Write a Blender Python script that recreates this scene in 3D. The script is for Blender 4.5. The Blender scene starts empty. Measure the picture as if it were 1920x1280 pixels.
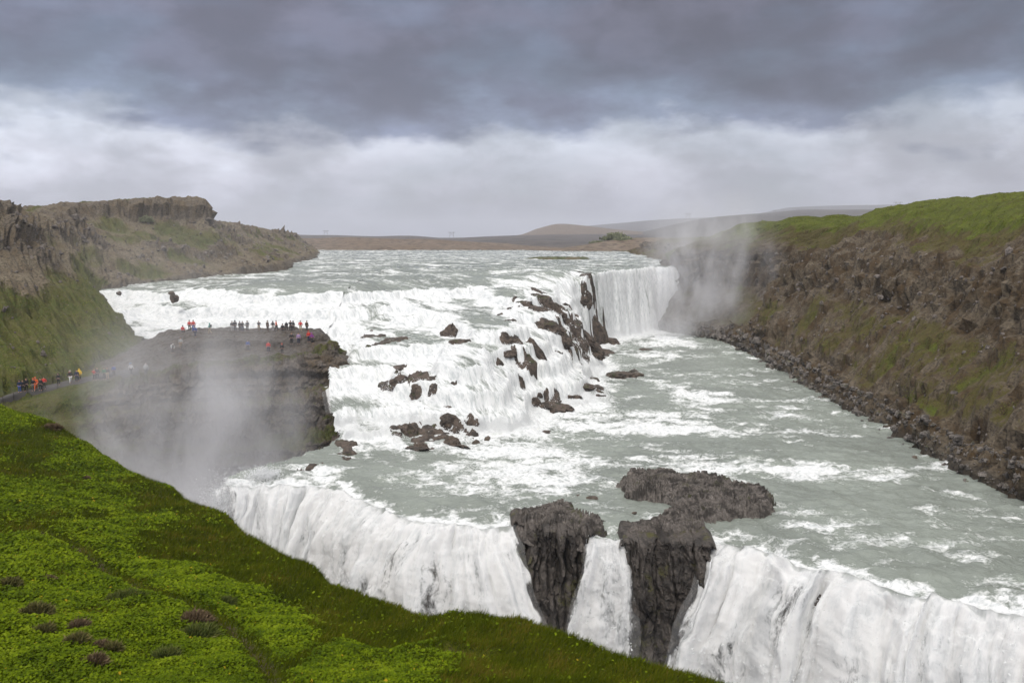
import bpy, bmesh, math, random
import numpy as np
from mathutils import Vector
from mathutils.bvhtree import BVHTree

random.seed(7)
rng = np.random.default_rng(7)
scene = bpy.context.scene
COL = scene.collection

# ------------------------------------------------------------------ camera
F, CX, CY, HORIZ, H = 1600.0, 960.0, 640.0, 450.0, 25.0
PITCH = math.atan((CY - HORIZ) / F)
cam_d = bpy.data.cameras.new("camera")
cam = bpy.data.objects.new("camera", cam_d)
COL.objects.link(cam)
cam.location = (0, 0, H)
cam.rotation_euler = (math.pi / 2 - PITCH, 0, 0)
cam_d.sensor_width = 36.0
cam_d.lens = F / 1920 * 36
cam_d.clip_start = 0.3
cam_d.clip_end = 40000
scene.camera = cam

# ------------------------------------------------------------------ sky
SUN_EL, SUN_AZ = math.radians(50), math.radians(-166)   # azimuth measured from +Y towards +X: behind-left
sun_dir = Vector((math.sin(SUN_AZ) * math.cos(SUN_EL), math.cos(SUN_AZ) * math.cos(SUN_EL), math.sin(SUN_EL)))
world = bpy.data.worlds.new("World")
scene.world = world
world.use_nodes = True


class NB:
    """short-hand for building node trees"""
    def __init__(self, tree):
        self.t = tree
        tree.nodes.clear()

    def __call__(self, typ, props=None, **ins):
        n = self.t.nodes.new(typ)
        for k, v in (props or {}).items():
            setattr(n, k, v)
        for k, v in ins.items():
            key = int(k[1:]) if k[0] == "i" and k[1:].isdigit() else k.replace("_", " ")
            self.set(n.inputs[key], v)
        return n

    def set(self, sock, v):
        if isinstance(v, bpy.types.NodeSocket):
            self.t.links.new(v, sock)
        elif isinstance(v, bpy.types.Node):
            self.t.links.new(v.outputs[0], sock)
        else:
            if hasattr(sock.default_value, "__len__") and not isinstance(v, str):
                v = tuple(v)
                if len(sock.default_value) == 4 and len(v) == 3:
                    v = v + (1.0,)
            sock.default_value = v

    def math(self, op, a, b=0.0, clamp=False):
        return self("ShaderNodeMath", {"operation": op, "use_clamp": clamp}, i0=a, i1=b).outputs[0]

    def mix(self, fac, a, b, blend="MIX"):
        n = self("ShaderNodeMix", {"data_type": "RGBA", "blend_type": blend, "clamp_factor": True})
        self.set(n.inputs[0], fac)
        self.set(n.inputs[6], a)
        self.set(n.inputs[7], b)
        return n.outputs[2]

    def sstep(self, x, lo, hi):
        n = self("ShaderNodeMapRange", {"interpolation_type": "SMOOTHSTEP"})
        self.set(n.inputs[0], x)
        self.set(n.inputs[1], lo)
        self.set(n.inputs[2], hi)
        return n.outputs[0]

    def noise(self, vec, scale, detail=6, rough=0.55, dist=0.0):
        return self("ShaderNodeTexNoise", None, Vector=vec, Scale=scale, Detail=detail, Roughness=rough, Distortion=dist).outputs[0]

    def ramp(self, fac, stops, interp="LINEAR"):
        n = self("ShaderNodeValToRGB")
        n.color_ramp.interpolation = interp
        el = n.color_ramp.elements
        while len(el) < len(stops):
            el.new(0.5)
        for e, (p, c) in zip(el, stops):
            e.position = p
            e.color = (*c, 1.0) if len(c) == 3 else c
        self.set(n.inputs[0], fac)
        return n.outputs[0]

    def scalevec(self, vec, s):
        return self("ShaderNodeVectorMath", {"operation": "MULTIPLY"}, i0=vec, i1=s).outputs[0]

    def attr(self, name):
        return self("ShaderNodeAttribute", {"attribute_name": name})


w = NB(world.node_tree)
tc = w("ShaderNodeTexCoord").outputs["Generated"]
dirn = w("ShaderNodeVectorMath", {"operation": "NORMALIZE"}, i0=tc).outputs[0]
sep = w("ShaderNodeSeparateXYZ", None, i0=dirn)
dz = w.math("MAXIMUM", sep.outputs[2], 0.0)
# project the view direction on a flat cloud deck
k = w.math("DIVIDE", 1.0, w.math("ADD", dz, 0.10))
deck = w("ShaderNodeVectorMath", {"operation": "SCALE"}, i0=dirn)
w.set(deck.inputs[3], k)
deck = deck.outputs[0]
big = w.noise(w.scalevec(deck, (0.55, 0.32, 0.0)), 1.0, 5, 0.5, 0.4)
med = w.noise(w.scalevec(dirn, (3.4, 3.4, 9.0)), 1.6, 8, 0.54, 0.1)
fine = w.noise(w.scalevec(dirn, (5.0, 5.0, 10.0)), 4.0, 8, 0.58, 0.1)
e1 = w.math("ADD", dz, w.math("MULTIPLY", w.math("SUBTRACT", big, 0.5), 0.05))
e1 = w.math("ADD", e1, w.math("MULTIPLY", w.math("SUBTRACT", med, 0.5), 0.15))
e1 = w.math("ADD", e1, w.math("MULTIPLY", w.math("SUBTRACT", fine, 0.5), 0.05))
cloud = w.ramp(w.math("MAXIMUM", e1, 0.0), [
    (0.00, (0.37, 0.40, 0.51)), (0.035, (0.47, 0.48, 0.57)), (0.075, (0.58, 0.59, 0.68)), (0.100, (0.68, 0.71, 0.81)),
    (0.130, (0.205, 0.248, 0.375)), (0.165, (0.118, 0.136, 0.212)), (0.27, (0.152, 0.156, 0.226)), (0.45, (0.66, 0.65, 0.66)), (0.75, (1.12, 1.10, 1.09)), (1.0, (1.34, 1.31, 1.29))])
# the deck is a little thinner towards the sun's side
side = w("ShaderNodeVectorMath", {"operation": "DOT_PRODUCT"}, i0=dirn, i1=tuple(Vector((sun_dir.x, sun_dir.y, 0)).normalized())).outputs["Value"]
bright = w.math("ADD", 1.18, w.math("MULTIPLY", side, 0.34))
var = w.math("ADD", 0.60, w.math("MULTIPLY", w.noise(w.scalevec(dirn, (2.0, 2.0, 7.0)), 1.5, 7, 0.55, 0.1), 0.80))
puff = w.noise(w.scalevec(dirn, (4.0, 4.0, 8.0)), 2.2, 8, 0.56, 0.1)
var = w.math("MULTIPLY", var, w.math("ADD", 0.74, w.math("MULTIPLY", w.sstep(puff, 0.38, 0.66), 0.50)))
cloud = w("ShaderNodeVectorMath", {"operation": "SCALE"}, i0=cloud)
thick = w.math("SUBTRACT", 0.98, w.math("MULTIPLY", sep.outputs[0], 0.24))   # the deck grows heavier towards the right
w.set(cloud.inputs[3], w.math("MULTIPLY", w.math("MULTIPLY", bright, thick), var))
sky = w("ShaderNodeTexSky", {"sky_type": "NISHITA", "sun_disc": False, "sun_elevation": SUN_EL, "sun_rotation": SUN_AZ,
                             "altitude": 200.0, "air_density": 1.0, "dust_density": 1.5, "ozone_density": 1.0})
bg1 = w("ShaderNodeBackground", None, Color=sky.outputs[0], Strength=0.10)
bg2 = w("ShaderNodeBackground", None, Color=cloud.outputs[0], Strength=0.92)
cover = w.math("ADD", 0.78, w.math("MULTIPLY", w.sstep(med, 0.3, 0.58), 0.22))
mixs = w("ShaderNodeMixShader", None, i0=cover, i1=bg1.outputs[0], i2=bg2.outputs[0])
w("ShaderNodeOutputWorld", None, Surface=mixs.outputs[0])

sun_d = bpy.data.lights.new("sun", "SUN")
sun_d.energy = 1.5
sun_d.angle = math.radians(12)
sun_d.color = (1.0, 0.955, 0.88)
sun = bpy.data.objects.new("sun", sun_d)
COL.objects.link(sun)
sun.rotation_euler = sun_dir.to_track_quat("Z", "Y").to_euler()
sun.location = (0, 0, 200)

vs = scene.view_settings
vs.view_transform = "Standard"
vs.look = "None"
vs.exposure = 0.28
vs.gamma = 1.0
scene.cycles.use_denoising = True
scene.cycles.max_bounces = 6
scene.cycles.diffuse_bounces = 3
scene.cycles.glossy_bounces = 2
scene.cycles.transparent_max_bounces = 12
scene.cycles.volume_bounces = 2

# ------------------------------------------------------------------ numpy helpers
_perm = rng.permutation(256).astype(np.int32)
_perm = np.concatenate([_perm, _perm, _perm[:2]])
_g = np.array([[1, 1, 0], [-1, 1, 0], [1, -1, 0], [-1, -1, 0], [1, 0, 1], [-1, 0, 1], [1, 0, -1], [-1, 0, -1],
               [0, 1, 1], [0, -1, 1], [0, 1, -1], [0, -1, -1], [1, 1, 0], [-1, 1, 0], [0, -1, 1], [0, -1, -1]], dtype=np.float32)


def pn(x, y, z):
    x, y, z = np.broadcast_arrays(np.asarray(x, np.float32), np.asarray(y, np.float32), np.asarray(z, np.float32))
    xf, yf, zf = np.floor(x), np.floor(y), np.floor(z)
    xi, yi, zi = xf.astype(np.int32) & 255, yf.astype(np.int32) & 255, zf.astype(np.int32) & 255
    x, y, z = x - xf, y - yf, z - zf
    u, v, t = x * x * x * (x * (x * 6 - 15) + 10), y * y * y * (y * (y * 6 - 15) + 10), z * z * z * (z * (z * 6 - 15) + 10)
    A, B = _perm[xi] + yi, _perm[xi + 1] + yi

    def gr(h, a, b, c):
        g = _g[_perm[h] & 15]
        return g[..., 0] * a + g[..., 1] * b + g[..., 2] * c
    AA, AB, BA, BB = _perm[A] + zi, _perm[A + 1] + zi, _perm[B] + zi, _perm[B + 1] + zi
    l = lambda a, b, f: a + f * (b - a)
    return l(l(l(gr(AA, x, y, z), gr(BA, x - 1, y, z), u), l(gr(AB, x, y - 1, z), gr(BB, x - 1, y - 1, z), u), v),
             l(l(gr(AA + 1, x, y, z - 1), gr(BA + 1, x - 1, y, z - 1), u), l(gr(AB + 1, x, y - 1, z - 1), gr(BB + 1, x - 1, y - 1, z - 1), u), v), t)


def fbm(x, y, z, octs=4, gain=0.5, lac=2.03):
    s, a = 0.0, 1.0
    for i in range(octs):
        s = s + a * pn(x + 17.3 * i, y - 9.1 * i, z + 5.7 * i)
        x, y, z, a = x * lac, y * lac, z * lac, a * gain
    return s


def ridged(x, y, z, octs=4, gain=0.5, lac=2.07):
    s, a = 0.0, 1.0
    for i in range(octs):
        s = s + a * (1 - 2.2 * np.abs(pn(x + 13.3 * i, y - 7.1 * i, z + 3.7 * i)))
        x, y, z, a = x * lac, y * lac, z * lac, a * gain
    return s


def _h(i, j, k, s):
    n = (i * 374761393 + j * 668265263 + k * 1274126177 + s * 974711) & 0x7fffffff
    n = ((n ^ (n >> 13)) * 1274126177) & 0x7fffffff
    return ((n ^ (n >> 16)) & 0xffff) / 65535.0


def cells(x, y, z):
    """worley: returns F1, F2, random value of the nearest cell"""
    x, y, z = np.broadcast_arrays(x, y, z)
    xi, yi, zi = np.floor(x).astype(np.int64), np.floor(y).astype(np.int64), np.floor(z).astype(np.int64)
    f1 = np.full(x.shape, 9.0)
    f2 = np.full(x.shape, 9.0)
    val = np.zeros(x.shape)
    for a in (-1, 0, 1):
        for b in (-1, 0, 1):
            for c in (-1, 0, 1):
                i, j, k_ = xi + a, yi + b, zi + c
                d = np.sqrt((i + _h(i, j, k_, 1) - x) ** 2 + (j + _h(i, j, k_, 2) - y) ** 2 + (k_ + _h(i, j, k_, 3) - z) ** 2)
                m = d < f1
                f2 = np.where(m, f1, np.minimum(f2, d))
                val = np.where(m, _h(i, j, k_, 4), val)
                f1 = np.where(m, d, f1)
    return f1, f2, val


def ss(x, a, b):
    t = np.clip((x - a) / (b - a), 0, 1)
    return t * t * (3 - 2 * t)


CT, ST = math.cos(PITCH), math.sin(PITCH)


def P(px, py, D):
    """the point at depth D (world y) seen at pixel (px, py) of the 1920 x 1280 photograph"""
    u, v = (px - CX) / F, (CY - py) / F
    t = D / (CT + v * ST)
    return np.array((u * t, D, H + t * (-ST + v * CT)))


def Pz(px, py, z):
    u, v = (px - CX) / F, (CY - py) / F
    t = (z - H) / (-ST + v * CT)
    return np.array((u * t, t * (CT + v * ST), z))


def pchip(k, A, q):
    k = np.asarray(k, float)
    h = np.diff(k)
    sh = (-1,) + (1,) * (A.ndim - 1)
    d = np.diff(A, axis=0) / h.reshape(sh)
    m = np.zeros_like(A)
    m[0], m[-1] = d[0], d[-1]
    if len(k) > 2:
        a, b = d[:-1], d[1:]
        w1 = (2 * h[1:] + h[:-1]).reshape(sh)
        w2 = (h[1:] + 2 * h[:-1]).reshape(sh)
        same = (a * b) > 0
        with np.errstate(divide="ignore", invalid="ignore"):
            hm = (w1 + w2) / (w1 / a + w2 / b)
        m[1:-1] = np.where(same, hm, 0.0)
    i = np.clip(np.searchsorted(k, q) - 1, 0, len(h) - 1)
    t = ((q - k[i]) / h[i]).reshape(sh)
    hh = h[i].reshape(sh)
    return (A[i] * (2 * t ** 3 - 3 * t ** 2 + 1) + hh * m[i] * (t ** 3 - 2 * t ** 2 + t)
            + A[i + 1] * (3 * t ** 2 - 2 * t ** 3) + hh * m[i + 1] * (t ** 3 - t ** 2))


def loft(ctrl, nu, nv, power=0.6, extra=None):
    """ctrl (M stations, N rows, 3) -> smooth grid (nu, nv, 3); also returns the row parameter 0..N-1"""
    A = np.asarray(ctrl, float)

    def knots(A, ax):
        d = np.linalg.norm(np.diff(A, axis=ax), axis=2)
        mid = (np.take(A, range(1, A.shape[ax]), ax) + np.take(A, range(A.shape[ax] - 1), ax)) / 2
        dist = np.maximum(np.linalg.norm(mid - np.array((0, 0, H)), axis=2), 8.0)
        s = (d / dist ** power).mean(axis=1 - ax)
        return np.concatenate([[0], np.cumsum(np.maximum(s, 1e-3))])
    ku, kv = knots(A, 0), knots(A, 1)
    qu, qv = np.linspace(0, ku[-1], nu), np.linspace(0, kv[-1], nv)
    G = pchip(ku, A, qu)
    G = np.swapaxes(pchip(kv, np.swapaxes(G, 0, 1), qv), 0, 1)
    rows = np.interp(qv, kv, np.arange(len(kv)))
    cols = np.interp(qu, ku, np.arange(len(ku)))
    return G, cols, rows


def grid_normals(G):
    du, dv = np.gradient(G, axis=0), np.gradient(G, axis=1)
    n = np.cross(du, dv)
    return n / np.maximum(np.linalg.norm(n, axis=2, keepdims=True), 1e-9)


def raw_mesh(name, V, Fc, smooth=True, attrs=None):
    """V (n,3), Fc (m,k) -> mesh"""
    me = bpy.data.meshes.new(name)
    V = np.ascontiguousarray(V, np.float32)
    Fc = np.ascontiguousarray(Fc, np.int32)
    m, k_ = Fc.shape
    me.vertices.add(len(V))
    me.vertices.foreach_set("co", V.ravel())
    me.loops.add(m * k_)
    me.loops.foreach_set("vertex_index", Fc.ravel())
    me.polygons.add(m)
    me.polygons.foreach_set("loop_start", np.arange(0, m * k_, k_, dtype=np.int32))
    me.polygons.foreach_set("loop_total", np.full(m, k_, np.int32))
    me.polygons.foreach_set("use_smooth", np.full(m, smooth, bool))
    for an, av in (attrs or {}).items():
        av = np.asarray(av, np.float32)
        if av.size == len(V):
            at = me.attributes.new(an, "FLOAT", "POINT")
            at.data.foreach_set("value", av.ravel())
        else:
            at = me.attributes.new(an, "FLOAT_VECTOR", "POINT")
            at.data.foreach_set("vector", av.ravel())
    me.update(calc_edges=True)
    return me


def grid_faces(nu, nv, keep=None, flip=False):
    i = np.arange(nu * nv).reshape(nu, nv)
    q = np.stack([i[:-1, :-1], i[1:, :-1], i[1:, 1:], i[:-1, 1:]], -1)
    if flip:
        q = q[..., ::-1]
    if keep is not None:
        q = q[keep]
    return q.reshape(-1, 4)


def add(name, me, mat=None, parent=None, label=None, cat=None, group=None, kind=None):
    o = bpy.data.objects.new(name, me)
    COL.objects.link(o)
    if mat is not None:
        me.materials.append(mat)
    if parent is not None:
        o.parent = parent
    tag(o, label, cat, group, kind)
    return o


def tag(o, label=None, cat=None, group=None, kind=None):
    if label:
        o["label"] = label
    if cat:
        o["category"] = cat
    if group:
        o["group"] = group
    if kind:
        o["kind"] = kind


def grid_obj(name, G, mat, attrs=None, keep=None, flip=False, smooth=True, **kw):
    nu, nv = G.shape[:2]
    me = raw_mesh(name, G.reshape(-1, 3), grid_faces(nu, nv, keep, flip), smooth, attrs)
    return add(name, me, mat, **kw)


def new_mat(name):
    m = bpy.data.materials.new(name)
    m.use_nodes = True
    return m, NB(m.node_tree)


def finish(b, color, rough=0.9, bump=None, bstr=0.3, bdist=0.1, spec=0.3, shader=None):
    p = b("ShaderNodeBsdfPrincipled")
    b.set(p.inputs["Base Color"], color)
    b.set(p.inputs["Roughness"], rough)
    b.set(p.inputs["Specular IOR Level"], spec)
    if bump is not None:
        bn = b("ShaderNodeBump", None, Strength=bstr, Distance=bdist, Height=bump)
        b.set(p.inputs["Normal"], bn.outputs[0])
    out = b("ShaderNodeOutputMaterial")
    b.set(out.inputs[0], p.outputs[0])
    return p, out


# ------------------------------------------------------------------ materials
def terrain_mat(name, rockA, rockB, earth, grassA, grassB, scale=1.0, rough=0.95, sharp=0.12, wet=None, dry=None, scree=None):
    m, b = new_mat(name)
    pos = b("ShaderNodeNewGeometry").outputs["Position"]
    s = lambda v: b.scalevec(pos, (v * scale,) * 3)
    n1 = b.noise(s(1), 0.35, 8, 0.6)
    n2 = b.noise(s(1), 1.7, 8, 0.65)
    n3 = b.noise(b.scalevec(pos, (scale, scale, scale * 2.5)), 5.0, 6, 0.6)
    vor = b("ShaderNodeTexVoronoi", {"feature": "F1"}, Vector=s(1), Scale=1.3).outputs["Color"]
    vs_ = b("ShaderNodeSeparateColor", None, i0=vor).outputs[0]
    rock = b.mix(b.sstep(n2, 0.36, 0.66), rockA, rockB)
    rock = b.mix(b.math("MULTIPLY", vs_, 0.40), rock, b.mix(0.35, rockB, (0.26, 0.22, 0.18)))
    if scree:
        rock = b.mix(b.sstep(b.attr("crag").outputs["Fac"], 0.55, 0.2), rock, b.mix(b.sstep(n2, 0.35, 0.65), scree[0], scree[1]))
    rock = b.mix(b.sstep(n1, 0.42, 0.62), rock, earth)
    n4 = b.noise(b.scalevec(pos, (scale, scale, scale * 1.6)), 2.4, 5, 0.7, 0.4)
    rock = b.mix(b.math("MULTIPLY", b.sstep(n4, 0.52, 0.38), 0.75), rock, (0.016, 0.013, 0.011))
    rock = b.mix(b.math("MULTIPLY", b.sstep(n4, 0.60, 0.72), 0.45), rock, b.mix(0.5, rockB, (0.30, 0.26, 0.22)))
    gr = b.mix(b.sstep(n1, 0.38, 0.62), grassA, grassB)
    gr = b.mix(b.sstep(n3, 0.35, 0.68), b.mix(0.55, gr, (0.012, 0.014, 0.005)), gr)
    if dry:
        lu = b.attr("lush").outputs["Fac"]
        dr = b.mix(b.sstep(n2, 0.36, 0.62), dry[0], dry[1])
        dr = b.mix(b.sstep(n3, 0.30, 0.62), b.mix(0.6, dr, (0.014, 0.012, 0.006)), dr)
        gr = b.mix(b.sstep(b.math("ADD", lu, b.math("MULTIPLY", b.math("SUBTRACT", n2, 0.5), 0.8)), 0.25, 0.75), dr, gr)
    gr = b.mix(b.math("MULTIPLY", b.sstep(n2, 0.50, 0.66), 0.6), gr, earth)
    veg = b.attr("veg").outputs["Fac"]
    vm = b.math("ADD", veg, b.math("MULTIPLY", b.math("SUBTRACT", n2, 0.5), 1.1))
    vm = b.math("ADD", vm, b.math("MULTIPLY", b.math("SUBTRACT", n3, 0.5), 0.6))
    col = b.mix(b.sstep(vm, 0.5 - sharp, 0.5 + sharp), rock, gr)
    r = rough
    if wet:
        wt = b.attr("wet").outputs["Fac"]
        col = b.mix(b.math("MULTIPLY", wt, 0.6), col, b.mix(0.85, col, (0.012, 0.011, 0.010)))
        r = b.math("SUBTRACT", rough, b.math("MULTIPLY", wt, 0.5))
    hgt = b.math("ADD", b.math("MULTIPLY", n2, 0.6), b.math("MULTIPLY", n3, 0.5))
    finish(b, col, r, hgt, 0.7, 0.35, 0.25)
    return m


M = {}
M["right_cliff"] = terrain_mat("cliff_rock_and_turf", (0.070, 0.053, 0.034), (0.132, 0.106, 0.074), (0.066, 0.043, 0.021),
                               (0.085, 0.104, 0.010), (0.120, 0.146, 0.012), wet=True, dry=((0.086, 0.062, 0.026), (0.088, 0.084, 0.020)))
M["left_bank"] = terrain_mat("bank_scree_and_turf", (0.064, 0.053, 0.041), (0.140, 0.115, 0.088), (0.125, 0.096, 0.062),
                             (0.080, 0.100, 0.017), (0.128, 0.124, 0.036), 0.9, wet=True, scree=((0.132, 0.108, 0.074), (0.195, 0.163, 0.116)))
M["ledge"] = terrain_mat("wet_ledge_rock", (0.088, 0.074, 0.064), (0.160, 0.138, 0.122), (0.105, 0.078, 0.050),
                         (0.070, 0.090, 0.014), (0.110, 0.105, 0.028), 1.2, 0.75, wet=True)
M["far_brown"] = terrain_mat("far_brown_soil", (0.140, 0.106, 0.080), (0.190, 0.146, 0.110), (0.165, 0.122, 0.088),
                             (0.085, 0.100, 0.045), (0.120, 0.125, 0.060), 0.08)
M["far_dark"] = terrain_mat("far_dark_heath", (0.060, 0.055, 0.055), (0.085, 0.075, 0.070), (0.090, 0.075, 0.065),
                            (0.060, 0.065, 0.040), (0.080, 0.080, 0.050), 0.01)


def rock_mat(name, A, B, dark, moss=None, rough=0.62):
    m, b = new_mat(name)
    pos = b("ShaderNodeNewGeometry").outputs["Position"]
    n1 = b.noise(pos, 0.9, 8, 0.62)
    n2 = b.noise(pos, 4.5, 7, 0.65)
    col = b.mix(b.sstep(n2, 0.35, 0.68), A, B)
    col = b.mix(b.math("MULTIPLY", b.sstep(n1, 0.56, 0.40), 0.8), col, dark)
    if moss is not None:
        nz = b("ShaderNodeSeparateXYZ", None, i0=b("ShaderNodeNewGeometry").outputs["Normal"]).outputs[2]
        f = b.math("MULTIPLY", b.sstep(b.noise(pos, 0.55, 6, 0.6), 0.56, 0.66), b.sstep(nz, -0.2, 0.6))
        col = b.mix(b.math("MULTIPLY", f, 0.8), col, moss)
    finish(b, col, b.math("ADD", rough - 0.2, b.math("MULTIPLY", n2, 0.45)), n2, 0.8, 0.25, 0.4)
    return m


M["rock"] = rock_mat("wet_basalt", (0.062, 0.046, 0.036), (0.135, 0.102, 0.080), (0.020, 0.016, 0.013), (0.040, 0.046, 0.010))
M["rock_grey"] = rock_mat("columnar_basalt", (0.112, 0.098, 0.088), (0.235, 0.208, 0.188), (0.030, 0.026, 0.023), (0.055, 0.060, 0.012), 0.75)
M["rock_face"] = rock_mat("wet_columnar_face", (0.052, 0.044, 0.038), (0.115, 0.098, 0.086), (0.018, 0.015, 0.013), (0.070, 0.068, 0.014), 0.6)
M["stone"] = rock_mat("pale_shore_stone", (0.120, 0.100, 0.088), (0.235, 0.205, 0.185), (0.040, 0.033, 0.029), None, 0.85)


def water_mat(name, river=(0.278, 0.308, 0.272), gaps=False):
    """glacial water; the point attribute foam says how broken the surface is, flow is a coordinate stretched along the current"""
    m, b = new_mat(name)
    fa = b.attr("foam").outputs["Fac"]
    flow = b.attr("flow").outputs["Vector"]
    n1 = b.noise(flow, 0.55, 9, 0.66, 0.8)
    n2 = b.noise(flow, 2.6, 7, 0.68, 0.6)
    n3 = b.noise(flow, 9.0, 4, 0.6, 0.2)
    n = b.math("ADD", b.math("MULTIPLY", n1, 0.5), b.math("ADD", b.math("MULTIPLY", n2, 0.35), b.math("MULTIPLY", n3, 0.15)))
    thr = b.math("SUBTRACT", 0.72, b.math("MULTIPLY", fa, 0.46))
    mask = b.sstep(b.math("SUBTRACT", n, thr), -0.05, 0.10)
    river = b.mix(b.sstep(b.noise(flow, 0.09, 4, 0.6, 0.4), 0.36, 0.66), river, tuple(c * 0.74 for c in river))
    base = b.mix(b.sstep(n2, 0.35, 0.7), b.mix(0.25, river, (0.15, 0.175, 0.155)), river)
    white = b.mix(b.sstep(n2, 0.30, 0.62), (0.50, 0.53, 0.54), (0.79, 0.80, 0.805))
    white = b.mix(b.math("MULTIPLY", b.sstep(n1, 0.50, 0.72), 0.22), white, (0.72, 0.73, 0.63))
    col = b.mix(mask, base, white)
    rough = b.math("ADD", 0.22, b.math("MULTIPLY", mask, 0.62))
    hgt = b.math("ADD", n2, b.math("MULTIPLY", n3, 0.45))
    if not gaps:
        p, out = finish(b, col, rough, hgt, 0.60, 0.30, 0.5)
        b.set(p.inputs["Subsurface Weight"], b.math("MULTIPLY", mask, 0.6))
        b.set(p.inputs["Subsurface Radius"], (1.0, 1.0, 1.0))
        b.set(p.inputs["Subsurface Scale"], 0.35)
        return m
    # falling sheets: streaks of dense white, grey thin water and torn gaps
    s1 = b.noise(b.scalevec(flow, (1.0, 1.0, 0.55)), 0.9, 7, 0.68, 0.5)
    s2 = b.noise(b.scalevec(flow, (1.0, 1.0, 1.6)), 3.2, 6, 0.70, 0.9)
    s3 = b.noise(b.scalevec(flow, (1.0, 1.0, 0.8)), 9.0, 4, 0.65, 0.3)
    st = b.math("ADD", b.math("MULTIPLY", s1, 0.40), b.math("ADD", b.math("MULTIPLY", s2, 0.38), b.math("MULTIPLY", s3, 0.22)))
    wh = b.mix(b.sstep(st, 0.38, 0.56), (0.72, 0.74, 0.75), (0.97, 0.975, 0.98))
    wh = b.mix(b.math("MULTIPLY", b.sstep(s1, 0.52, 0.70), 0.20), wh, (0.80, 0.81, 0.70))
    wh = b.mix(b.sstep(fa, 0.95, 0.30), wh, base)
    p, out = finish(b, wh, 0.8, st, 0.30, 0.35, 0.1)
    for k_, v_ in (("Subsurface Weight", 0.8), ("Subsurface Radius", (1.0, 1.0, 1.0)), ("Subsurface Scale", 0.5)):
        b.set(p.inputs[k_], v_)
    ga = b.attr("gap").outputs["Fac"]
    a = b.math("ADD", 0.12, b.math("MULTIPLY", b.sstep(b.math("SUBTRACT", st, ga), -0.05, 0.12), 0.88))
    tr = b("ShaderNodeBsdfTransparent")
    tl = b("ShaderNodeBsdfTranslucent", None, Color=(0.90, 0.92, 0.93))
    body = b("ShaderNodeMixShader", None, i0=0.35, i1=p.outputs[0], i2=tl.outputs[0])
    ms = b("ShaderNodeMixShader", None, i0=a, i1=tr.outputs[0], i2=body.outputs[0])
    b.set(out.inputs[0], ms.outputs[0])
    return m


M["water"] = water_mat("glacial_river_water")
M["fall"] = water_mat("falling_white_water", gaps=True)

# ------------------------------------------------------------------ river surface as a height function
CP = [  # px, py, z : places on the water read off the photograph
    (200, 575, 12.1), (300, 575, 12.1), (450, 572, 12.3), (600, 560, 13.2), (750, 547, 14.0), (870, 541, 14.3), (990, 538, 14.6), (1060, 524, 16.0),
    (1150, 508, 17.1), (1225, 500, 17.5), (200, 552, 13.3), (400, 530, 15.0), (600, 525, 15.6), (800, 520, 16.0), (950, 514, 16.4),
    (500, 500, 17.2), (700, 500, 17.2), (900, 500, 17.2), (1050, 498, 17.4), (1150, 495, 17.6), (580, 484, 17.5), (800, 484, 17.5), (1000, 484, 17.5), (1180, 484, 17.6),
    (650, 474, 17.6), (1100, 474, 17.6),
    (120, 606, 8.8), (200, 606, 8.8), (300, 607, 8.8), (450, 612, 8.6), (600, 603, 9.2), (650, 600, 9.5), (700, 590, 10.6), (760, 575, 11.9),
    (640, 640, 8.0), (640, 670, 7.0), (660, 700, 5.6), (670, 760, 2.8), (650, 800, 1.6), (640, 850, 0.0),
    (740, 620, 9.4), (740, 665, 7.7), (760, 700, 6.0), (760, 760, 3.0), (740, 845, 0.0),
    (800, 600, 10.6), (820, 660, 8.4), (820, 690, 7.6), (830, 740, 4.6), (830, 790, 2.0), (820, 840, 0.2),
    (880, 575, 12.6), (900, 610, 11.2), (900, 660, 9.0), (920, 700, 7.2), (920, 750, 4.0), (920, 800, 1.0), (900, 830, 0.0),
    (960, 580, 13.0), (980, 620, 11.0), (1000, 660, 8.0), (1010, 700, 5.0), (1010, 750, 1.6), (1000, 790, 0.0),
    (1040, 560, 13.6), (1060, 600, 11.0), (1080, 640, 6.5), (1085, 680, 2.5), (1100, 720, 0.0),
    (1100, 545, 13.4), (1120, 600, 7.5), (1140, 640, 2.5), (1160, 665, 0.0),
    (1200, 660, 0), (1250, 635, 0), (1150, 720, 0), (1300, 700, 0), (1450, 760, 0), (1100, 800, 0), (1300, 850, 0), (1000, 870, 0), (800, 900, 0), (600, 900, 0), (1700, 950, 0), (1500, 1000, 0), (1200, 960, 0),
]
_cp = np.array([Pz(*c) for c in CP])


def _tps(r2):
    return 0.5 * r2 * np.log(r2 + 1e-9)


_n = len(_cp)
_d2 = ((_cp[:, None, :2] - _cp[None, :, :2]) ** 2).sum(-1)
_A = np.zeros((_n + 3, _n + 3))
_A[:_n, :_n] = _tps(_d2) + np.eye(_n) * 6.0
_A[:_n, _n] = 1
_A[:_n, _n + 1:] = _cp[:, :2]
_A[_n:, :_n] = _A[:_n, _n:].T
_w = np.linalg.solve(_A, np.concatenate([_cp[:, 2], np.zeros(3)]))


def rbf(x, y):
    sh = x.shape
    x, y = x.ravel(), y.ravel()
    z = _w[_n] + _w[_n + 1] * x + _w[_n + 2] * y
    for i in range(_n):
        z = z + _w[i] * _tps((x - _cp[i, 0]) ** 2 + (y - _cp[i, 1]) ** 2)
    return z.reshape(sh)


FLIP = np.array([Pz(1060, 524, 16.0), Pz(1100, 516, 16.8), Pz(1150, 507, 17.2), Pz(1230, 500, 17.5)])   # lip of the far right-hand fall
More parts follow.
